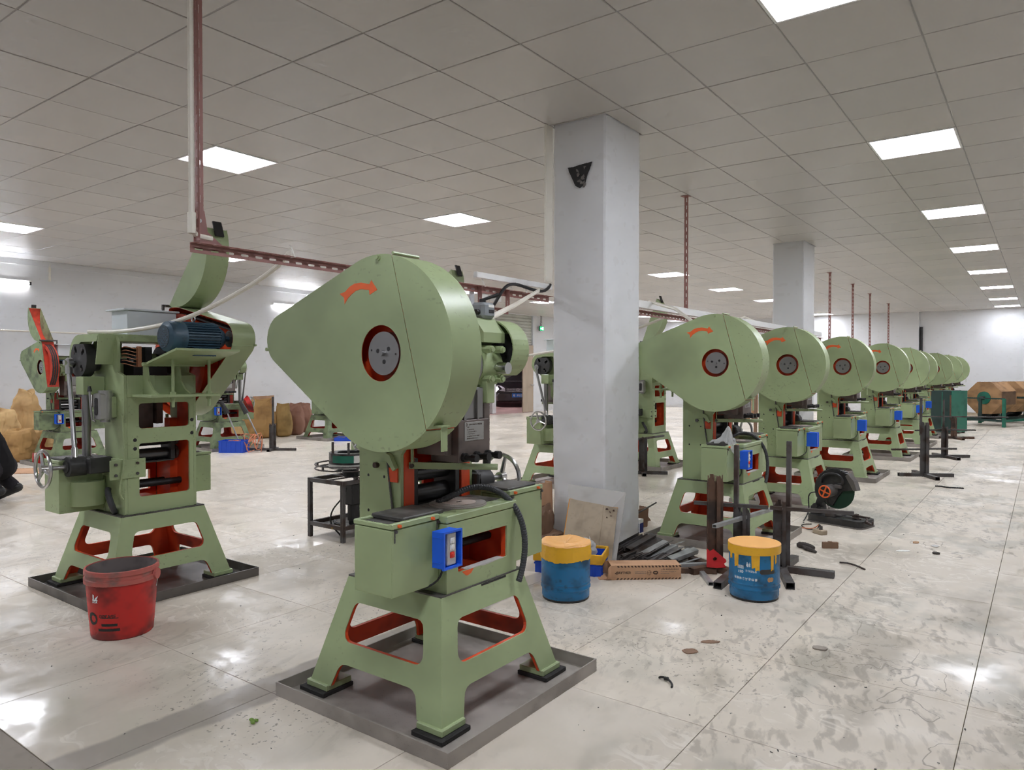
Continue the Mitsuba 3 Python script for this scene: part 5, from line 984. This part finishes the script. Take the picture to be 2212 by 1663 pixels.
E(dc, 'base', cat(cyl((cx, cy, h), (cx, cy, .51), .06, n=20), *[beam((cx, cy, .52), (cx + .26 * math.cos(t), cy + .26 * math.sin(t), .525), .02, .01) for t in np.arange(4) * PI / 2 + .4]), 'black', False)
E(dc, 'coil', place(lathe([(.10, .0), (.165, .0), (.165, .12), (.10, .12), (.10, 0)], 48), cx, cy, .525), 'roller')
band = [(PI * .98, PI * 1.32, .055, 'teal'), (PI * 1.32, PI * 1.75, .055, 'white_plastic')]
for a0, a1, hh, m_ in band:
    P = [(.1665 * math.cos(t), .1665 * math.sin(t)) for t in np.linspace(a0, a1, 16)]; Q = [(.168 * math.cos(t), .168 * math.sin(t)) for t in np.linspace(a1, a0, 16)]
    E(dc, 'label_band', place(cat(ext(Polygon(P + Q), 0, hh, 'z')), cx, cy, .575), m_, 30)
E(dc, 'lower_label', place(lathe([(.1662, 0), (.1672, 0), (.1672, .03), (.1662, .03)], 48), cx, cy, .53), 'plate_grey')
for t in (2.9, 3.9, 5.0): E(dc, 'peg', cyl((cx + .15 * math.cos(t), cy + .15 * math.sin(t), .53), (cx + .15 * math.cos(t), cy + .15 * math.sin(t), .73), .0095, n=10), 'iron')
# ------------------------------------------------------------------ sacks
def sack(x, y, w, d, hgt, mat, lab, seed, rz=0, tie=True, lie=False):
    n, t = 28, np.arange(28) * 2 * PI / 28
    prof = [(0, 0, 0), (.55, .55, 0), (.88, .9, .05), (1.04, 1.04, .2), (1.08, 1.05, .40), (1.0, .95, .60), (.86, .72, .77), (.72, .42, .88), (.66, .20, .945), (.72, .12, 1.0), (0, .02, .97)] if tie else [(0, 0, 0), (.6, .6, 0), (.95, .95, .07), (1.04, 1.03, .3), (1.03, 1.0, .62), (.97, .85, .86), (.8, .6, .97), (0, 0, 1.0)]
    V = []
    for a, a2, z in prof:
        fl = 1 + .05 * np.sin(t * 5 + seed) * z + .04 * np.sin(t * 9 + 2 * seed) * z * z; c, s = np.cos(t), np.sin(t)
        V.append(np.c_[np.sign(c) * np.abs(c) ** .7 * a * w / 2 * fl, np.sign(s) * np.abs(s) ** .75 * a2 * d / 2 * fl, 0 * t + z * hgt * (1 + .04 * np.sin(2 * t + seed) * (z > .8))])
    v = np.vstack(V); k_ = len(prof); F = []
    for a in range(k_ - 1):
        for c in range(n): e = (c + 1) % n; F += [(a * n + c, a * n + e, a * n + n + e), (a * n + c, a * n + n + e, a * n + n + c)]
    m = tm(v, F).subdivide(); m = m.subdivide(); m.vertices += (meshkit.fbm(m.vertices * np.array([9, 9, 5]) + seed, 4, seed)[:, None] - .5) * .07 * np.array([1, 1, .4]); m.vertices[:, 2] = np.maximum(m.vertices[:, 2], 0)
    if lie: m = mv(m, tl(0, 0, d * .46) @ ro(90, (1, 0, 0)) @ tl(0, 0, -hgt / 2))
    return one('woven_sack', at(m, x, y, .0, rz), mat, lab, 'sack', 'stuffed sacks standing along the left wall', True)
sack(8.34, 12.20, .52, .46, .74, 'sack_tan', 'big tan sack by the left wall, torn board sticking out of its top', 1, -54)
one('carton_board', slab((8.25, 12.32, .60), (8.50, 12.0, .60), (8.52, 12.02, .82), (8.27, 12.34, .80), .01), 'cardboard', 'torn brown board sticking out of the big tan sack', 'cardboard', None, False)
sack(8.78, 12.10, .33, .34, .64, 'sack_olive', 'olive brown sack between the big tan sack and the reddish brown one', 2, -54)
sack(9.19, 12.24, .31, .32, .63, 'sack_brown', 'reddish brown sack with a folded pink mouth, third of the right sacks', 3, -54)
sack(9.72, 12.62, .30, .3, .60, 'sack_brown', 'dark red sack with pale printed patch, half behind the press by the wall', 4, -54)
sack(8.12, 12.50, .38, .3, .66, 'sack', 'pale paper sack peeping out between the oil stained press and the tan sack', 5, -54)
sack(4.50, 12.62, .42, .40, .98, 'sack', 'tall pale brown sack with gathered top, standing behind the other sacks at left', 6, -64)
sack(4.02, 12.25, .50, .40, .72, 'sack', 'pale brown sack with a flat folded top at the left edge of the photo', 7, -64, False)
sack(4.12, 11.75, .44, .36, .46, 'sack_tan', 'low brown sack in front of the pale sacks at the left edge', 8, -64, False)
sack(4.52, 12.05, .34, .34, .44, 'sack', 'short plump pale sack beside the leftmost oil stained press', 9, -64, False)
rb = thing('red_carton', 'small dark red box on the floor behind the hand wheel at left', 'box')
E(rb, 'body', box(4.02, 4.20, 10.9, 11.1, 0, .17, .004), 'red_bucket', False); E(rb, 'tape', box(4.018, 4.202, 10.98, 11.02, .0, .172), 'white_plastic', False)
one('cardboard_mat', slab((3.3, 10.6, .002), (3.75, 10.1, .002), (4.05, 10.6, .002), (3.6, 11.0, .002), .004), 'cardboard', 'flat brown cardboard lying on the floor by the sacks at left', 'cardboard', None, False)
bc = thing('blue_crate', 'open blue crate on the floor in front of the oil stained presses', 'crate')
crate(bc, 6.60, 10.36, -54, .38, .28, .19, 'crate_blue')
wr = [tube(spline([(6.80 + rng.uniform(-.17, .17), 10.16 + rng.uniform(-.17, .17), rng.uniform(.01, .30)) for _ in range(9)], 40), .006, 5) for _ in range(3)]
one('wire_tangle', cat(wr), 'orange_wire', 'tangle of copper coloured wire spilling beside the open blue crate', 'wire')
one('wire_coil', tube(spline([(6.60 + .10 * math.cos(t), 10.36 + .07 * math.sin(t), .16 + .02 * math.sin(t * 1.7)) for t in np.linspace(0, 12, 20)], 50), .006, 5), 'orange_wire', 'copper coloured wire coiled inside the open blue crate', 'wire')
one('brown_jar', place(lathe([(0, 0), (.07, 0), (.075, .02), (.075, .13), (.05, .16), (.04, .2), (0, .2)], 24), 6.93, 10.55), 'wood_dark', 'brown jar standing behind the tangle of wire', 'jar')
for q, lab in enumerate(('sprayer lance with black grip over the open blue crate, the left one', 'sprayer lance with dark grey grip over the open blue crate, the right one')):
    k = thing('spray_lance', lab, 'spray lance'); dx = q * .22
    E(k, 'shaft', tube([(6.66 + dx, 10.64 - dx * .9, .61), (6.84 + dx * 1.1, 10.52 - dx * 1.1, .02)], .012, 8), 'iron_light'); E(k, 'grip', tube([(6.58 + dx, 10.70 - dx * .9, .80), (6.66 + dx, 10.64 - dx * .9, .60)], [.03, .045], 10), 'black' if q == 0 else 'cast')
one('red_basin', mv(lathe([(0, 0), (.11, .0), (.15, .06), (.155, .06), (.115, -.006), (0, -.006)], 28), tl(7.05, 10.70, .72) @ ro(70, (0, 1, 0)) @ ro(20, (1, 0, 0))), 'red_bucket', 'small red basin tipped on edge against the oil stained press', 'basin')
one('blue_tray', at(cat(box(-.25, .25, -.15, .15, 0, .01), box(-.25, .25, -.15, -.14, 0, .06), box(-.25, .25, .14, .15, 0, .06), box(-.25, -.24, -.15, .15, 0, .06), box(.24, .25, -.15, .15, 0, .06)), 9.0, 10.40, 0, -54), 'crate_blue', 'low blue tray on the floor before the old press right of the sacks', 'tray', None, False)
k = thing('blue_crate', 'dark blue crate half hidden behind the left edge of the nearest press', 'crate'); crate(k, 9.35, 10.05, -54, .4, .3, .16, 'drum_blue')
# ------------------------------------------------------------------ far end: cabinet, tumbling barrels
gc = thing('green_cabinet', 'tall dark green steel box standing at the end of the row of presses', 'cabinet')
E(gc, 'body', hull([(x, y, z) for z in (.03, .885) for x, y in ((17.42, 1.92), (17.22, 1.545), (17.84, 1.32), (18.04, 1.70))]), 'teal_dark', False)
E(gc, 'side_panel', slab((17.217, 1.537, .03), (17.843, 1.312, .03), (17.843, 1.312, .885), (17.217, 1.537, .885), .008), 'teal', False, 'lighter green side panel')
E(gc, 'door_seam', slab((17.30, 1.70, .05), (17.307, 1.715, .05), (17.307, 1.715, .86), (17.30, 1.70, .86), .012), 'teal', False)
for x, y in ((17.25, 1.56), (17.78, 1.35), (17.42, 1.86)): E(gc, 'foot', cyl((x + .03, y + .02, 0), (x + .03, y + .02, .03), .03, n=10), 'iron')
def barrel(x, y, ang, lab):
    k = thing('tumbling_barrel', lab, 'tumbling barrel', 'wooden eight sided tumbling barrels at the far end'); r, L_, zc = .41, .62, .66
    oc_ = Polygon([(r * math.cos(t), r * math.sin(t)) for t in np.arange(8) * PI / 4 + PI / 8]); W = tl(x, y, zc) @ ro(ang, (0, 0, 1))
    for u in (-L_ / 2 - .03, L_ / 2): E(k, 'end_plate', mv(ext(oc_, u, u + .03, 'x'), W), 'wood', False)
    for q in range(8):
        a = q * 45 + 22.5; c = r * math.cos(PI / 8)
        E(k, 'stave', mv(box(-L_ / 2, L_ / 2, -r * math.sin(PI / 8), r * math.sin(PI / 8), c - .03, c - .002, .003), W @ ro(a + 22.5, (1, 0, 0))), 'wood_dark' if q % 2 else 'wood', False)
    E(k, 'hub', mv(cat(cyl((-L_ / 2 - .03, 0, 0), (-L_ / 2 - .05, 0, 0), .15, n=28)), W), 'teal')
    E(k, 'axle', mv(cyl((-L_ / 2 - .16, 0, 0), (L_ / 2 + .16, 0, 0), .04, n=16), W), 'iron')
    fr_ = thing('barrel_frame', lab.replace('wooden eight sided tumbling barrel', 'green steel frame carrying the wooden barrel'), 'frame')
    for sx in (-1, 1):
        for sy in (-1, 1): E(fr_, 'post', mv(box(sx * .5 - .03, sx * .5 + .03, sy * .52 - .03, sy * .52 + .03, -zc, .0, .002), W), 'teal', False)
        E(fr_, 'cross_rail', mv(cat(box(sx * .5 - .025, sx * .5 + .025, -.52, .52, -.02, .01), box(sx * .5 - .02, sx * .5 + .02, -.52, .52, -zc + .12, -zc + .17), box(sx * .5 - .025, sx * .5 + .025, -.03, .03, -zc + .15, .0)), W), 'teal_dark', False)
    for sy in (-1, 1): E(fr_, 'long_rail', mv(box(-.5, .5, sy * .52 - .025, sy * .52 + .025, -zc + .12, -zc + .17), W), 'teal', False)
    E(fr_, 'drive', mv(cat(cyl((-.15, .15, -zc + .25), (.15, .15, -zc + .25), .09, n=18), box(-.2, .2, .0, .3, -zc + .12, -zc + .16), cyl((.2, .1, -zc + .3), (.26, .1, -zc + .3), .16, n=22)), W), 'black', False)
barrel(20.75, 1.02, -24, 'wooden eight sided tumbling barrel nearest on its green frame at the far end')
barrel(22.2, .60, -24, 'wooden eight sided tumbling barrel behind the first one at the far end')
one('steel_screen', box(21.0, 21.05, -.15, .30, 0, 1.02, .005), 'teal', 'green steel panel cut off by the right edge of the photo', 'panel', None, False)
sc2 = thing('wooden_crate', 'small wooden crate seen through the far presses beneath their guards', 'crate')
for q in range(4): E(sc2, 'board', box(13.2, 13.24, 4.2 + q * .14, 4.31 + q * .14, 0.35, .95, .004), 'wood', False)
E(sc2, 'leg', cat(box(13.15, 13.2, 4.2, 4.25, 0, .95), box(13.15, 13.2, 4.65, 4.7, 0, .95)), 'wood_dark', False)
# ------------------------------------------------------------------ the car beyond the doorway
car = thing('car', 'black car parked nose out beyond the roller shutter doorway', 'car'); Wc2 = tl(21.23, 15.41, 0) @ ro(36 + 180 + 8, (0, 0, 1))
# local: +x is forward (towards the hall), y across
def cw(m): return mv(m, Wc2)
def sect(x, w, z0, z1, r=.12):
    return [(x, y, z) for y, z in ((-w, z0 + r), (-w + r * .6, z0), (w - r * .6, z0), (w, z0 + r), (w, z1 - r), (w - r, z1), (-w + r, z1), (-w, z1 - r))]
E(car, 'body', cw(cat(hull(sect(.0, .80, .25, .66) + sect(-.12, .86, .2, .76) + sect(-1.0, .88, .2, .93)), hull(sect(-.9, .88, .2, .95) + sect(-4.1, .84, .25, .95)))), 'car_black', 30)
E(car, 'cabin', cw(hull([(-.95, s * .76, .93) for s in (-1, 1)] + [(-1.7, s * .62, 1.42) for s in (-1, 1)] + [(-3.2, s * .62, 1.42) for s in (-1, 1)] + [(-4.0, s * .74, .95) for s in (-1, 1)])), 'black', 30)
E(car, 'bumper', cw(hull(sect(.09, .76, .24, .50, .08) + sect(-.1, .86, .2, .54, .08))), 'car_black', 30)
E(car, 'grille', cw(box(.0, .02, -.42, .42, .55, .70, .01)), 'black', False)
for q in range(4): E(car, 'grille_bar', cw(box(.018, .03, -.41, .41, .565 + q * .034, .578 + q * .034, .002)), 'chrome', False)
E(car, 'badge', cw(torus(.05, .012, 20, 8, (.035, 0, .63), 'x')), 'chrome')
for s in (-1, 1): E(car, 'headlight', cw(hull([(.015, s * .46, .57), (.0, s * .70, .60), (-.10, s * .83, .66), (-.34, s * .885, .80), (-.12, s * .60, .78), (.0, s * .47, .70)])), 'lamp_glass', 30)
E(car, 'licence_plate', cw(box(.088, .10, -.22, .22, .36, .50, .004)), 'plate_blue', False)
gp = ext(affinity.translate(affinity.scale(glyph_poly('粤', 1.3), .0085, .0085, origin=(0, 0)), -.19, .385), -.003, 0, 'y')
ptx = cat(gp, at(txt('P65', .075), .06, 0, .392, rx=90))
E(car, 'licence_plate__characters', cw(mv(ptx, tl(.101, 0, 0) @ ro(90, (0, 0, 1)))), 'print_white', False)
for x in (-.75, -3.3):
    for s in (-1, 1): E(car, 'wheel', cw(cat(cyl((x, s * .70, .31), (x, s * .89, .31), .31, n=28))), 'rubber')
# ------------------------------------------------------------------ the crouching person at the left edge
def body(bones, step=.03, it=6):
    m = None
    for (a, ra), (b, rb_) in bones:
        h_ = m3.Manifold.hull_points(np.vstack([mm(m3.Manifold.sphere(ra, 14).translate(tuple(a))).vertices, mm(m3.Manifold.sphere(rb_, 14).translate(tuple(b))).vertices])); m = h_ if m is None else m + h_
    t = mm(m.refine_to_length(step)); t.merge_vertices(); trimesh.smoothing.filter_taubin(t, iterations=it); return t
Fp = np.array([-.594, .805]); Lp_ = np.array([.805, .594]); O = np.array([2.62, 8.27])
def pj(u, v, z): return np.array([*(O + Fp * u + Lp_ * v), z])
J = dict(pel=pj(-.08, 0, .36), mid=pj(.0, 0, .54), chest=pj(.12, 0, .70), neck=pj(.22, 0, .82), head=pj(.29, 0, .94), face=pj(.33, 0, .90))
for s, n in ((-1, 'a'), (1, 'b')):
    J.update({'hip' + n: pj(-.08, s * .09, .34), 'kn' + n: pj(.28, s * .17, .45), 'an' + n: pj(-.15, s * .12, .15), 'toe' + n: pj(.0, s * .13, .035), 'sh' + n: pj(.14, s * .18, .74), 'el' + n: pj(.32, s * .23, .52), 'wr' + n: pj(.50, s * .12, .42), 'hd' + n: pj(.56, s * .10, .40)})
B = lambda a, ra, b, rb_: ((J[a], ra), (J[b], rb_))
sk = [B('pel', .12, 'mid', .11), B('mid', .11, 'chest', .13), B('chest', .10, 'neck', .05), B('neck', .048, 'head', .07), B('head', .085, 'face', .07)]
fing = []
for s, n in ((-1, 'a'), (1, 'b')):
    sk += [B('hip' + n, .085, 'kn' + n, .055), B('kn' + n, .055, 'an' + n, .04), B('an' + n, .04, 'toe' + n, .03), B('chest', .08, 'sh' + n, .06), B('sh' + n, .055, 'el' + n, .04), B('el' + n, .04, 'wr' + n, .028), B('wr' + n, .026, 'hd' + n, .03)]
    for q in range(4):
        a = J['hd' + n] + np.array([*(Fp * .02 + Lp_ * (.018 * (q - 1.5))), .0]); b = a + np.array([*(Fp * .04), -.012]); c = b + np.array([*(Fp * .02), -.028 + .003 * q]); sk += [((a, .0095), (b, .009)), ((b, .009), (c, .0075))]
    a = J['hd' + n] + np.array([*(Lp_ * -s * .03), .0]); b = a + np.array([*(Fp * .03 - Lp_ * s * .015), -.01]); sk.append(((a, .01), (b, .0085)))
pn = thing('person', 'person in black clothes crouching with their back to us, cut off at the left edge', 'person')
E(pn, 'body', body(sk, .02, 8), 'skin', True)
E(pn, 'shirt', body([B('pel', .155, 'mid', .15), B('mid', .155, 'chest', .165), B('chest', .13, 'neck', .075)] + [x for n in 'ab' for x in (B('chest', .11, 'sh' + n, .085), B('sh' + n, .078, 'el' + n, .06), B('el' + n, .06, 'wr' + n, .042))], .03, 6), 'cloth_black', True, 'black long sleeved top')
E(pn, 'trousers', body([x for n in 'ab' for x in (B('pel', .14, 'hip' + n, .12), B('hip' + n, .118, 'kn' + n, .078), B('kn' + n, .076, 'an' + n, .06))], .03, 6), 'trousers', True, 'dark trousers')
for n in 'ab': E(pn, 'shoe', body([((J['an' + n] + np.array([*(Fp * -.05), -.02]), .045), (J['toe' + n] + np.array([0, 0, .01]), .042)), ((J['toe' + n] + np.array([0, 0, .01]), .042), (J['toe' + n] + np.array([*(Fp * .09), .002]), .034))], .02, 4), 'black', True)
E(pn, 'hair', body([((J['head'] + np.array([*(Fp * -.02), .03]), .088), (J['head'] + np.array([*(Fp * -.035), -.02]), .08))], .02, 4), 'hair', True)
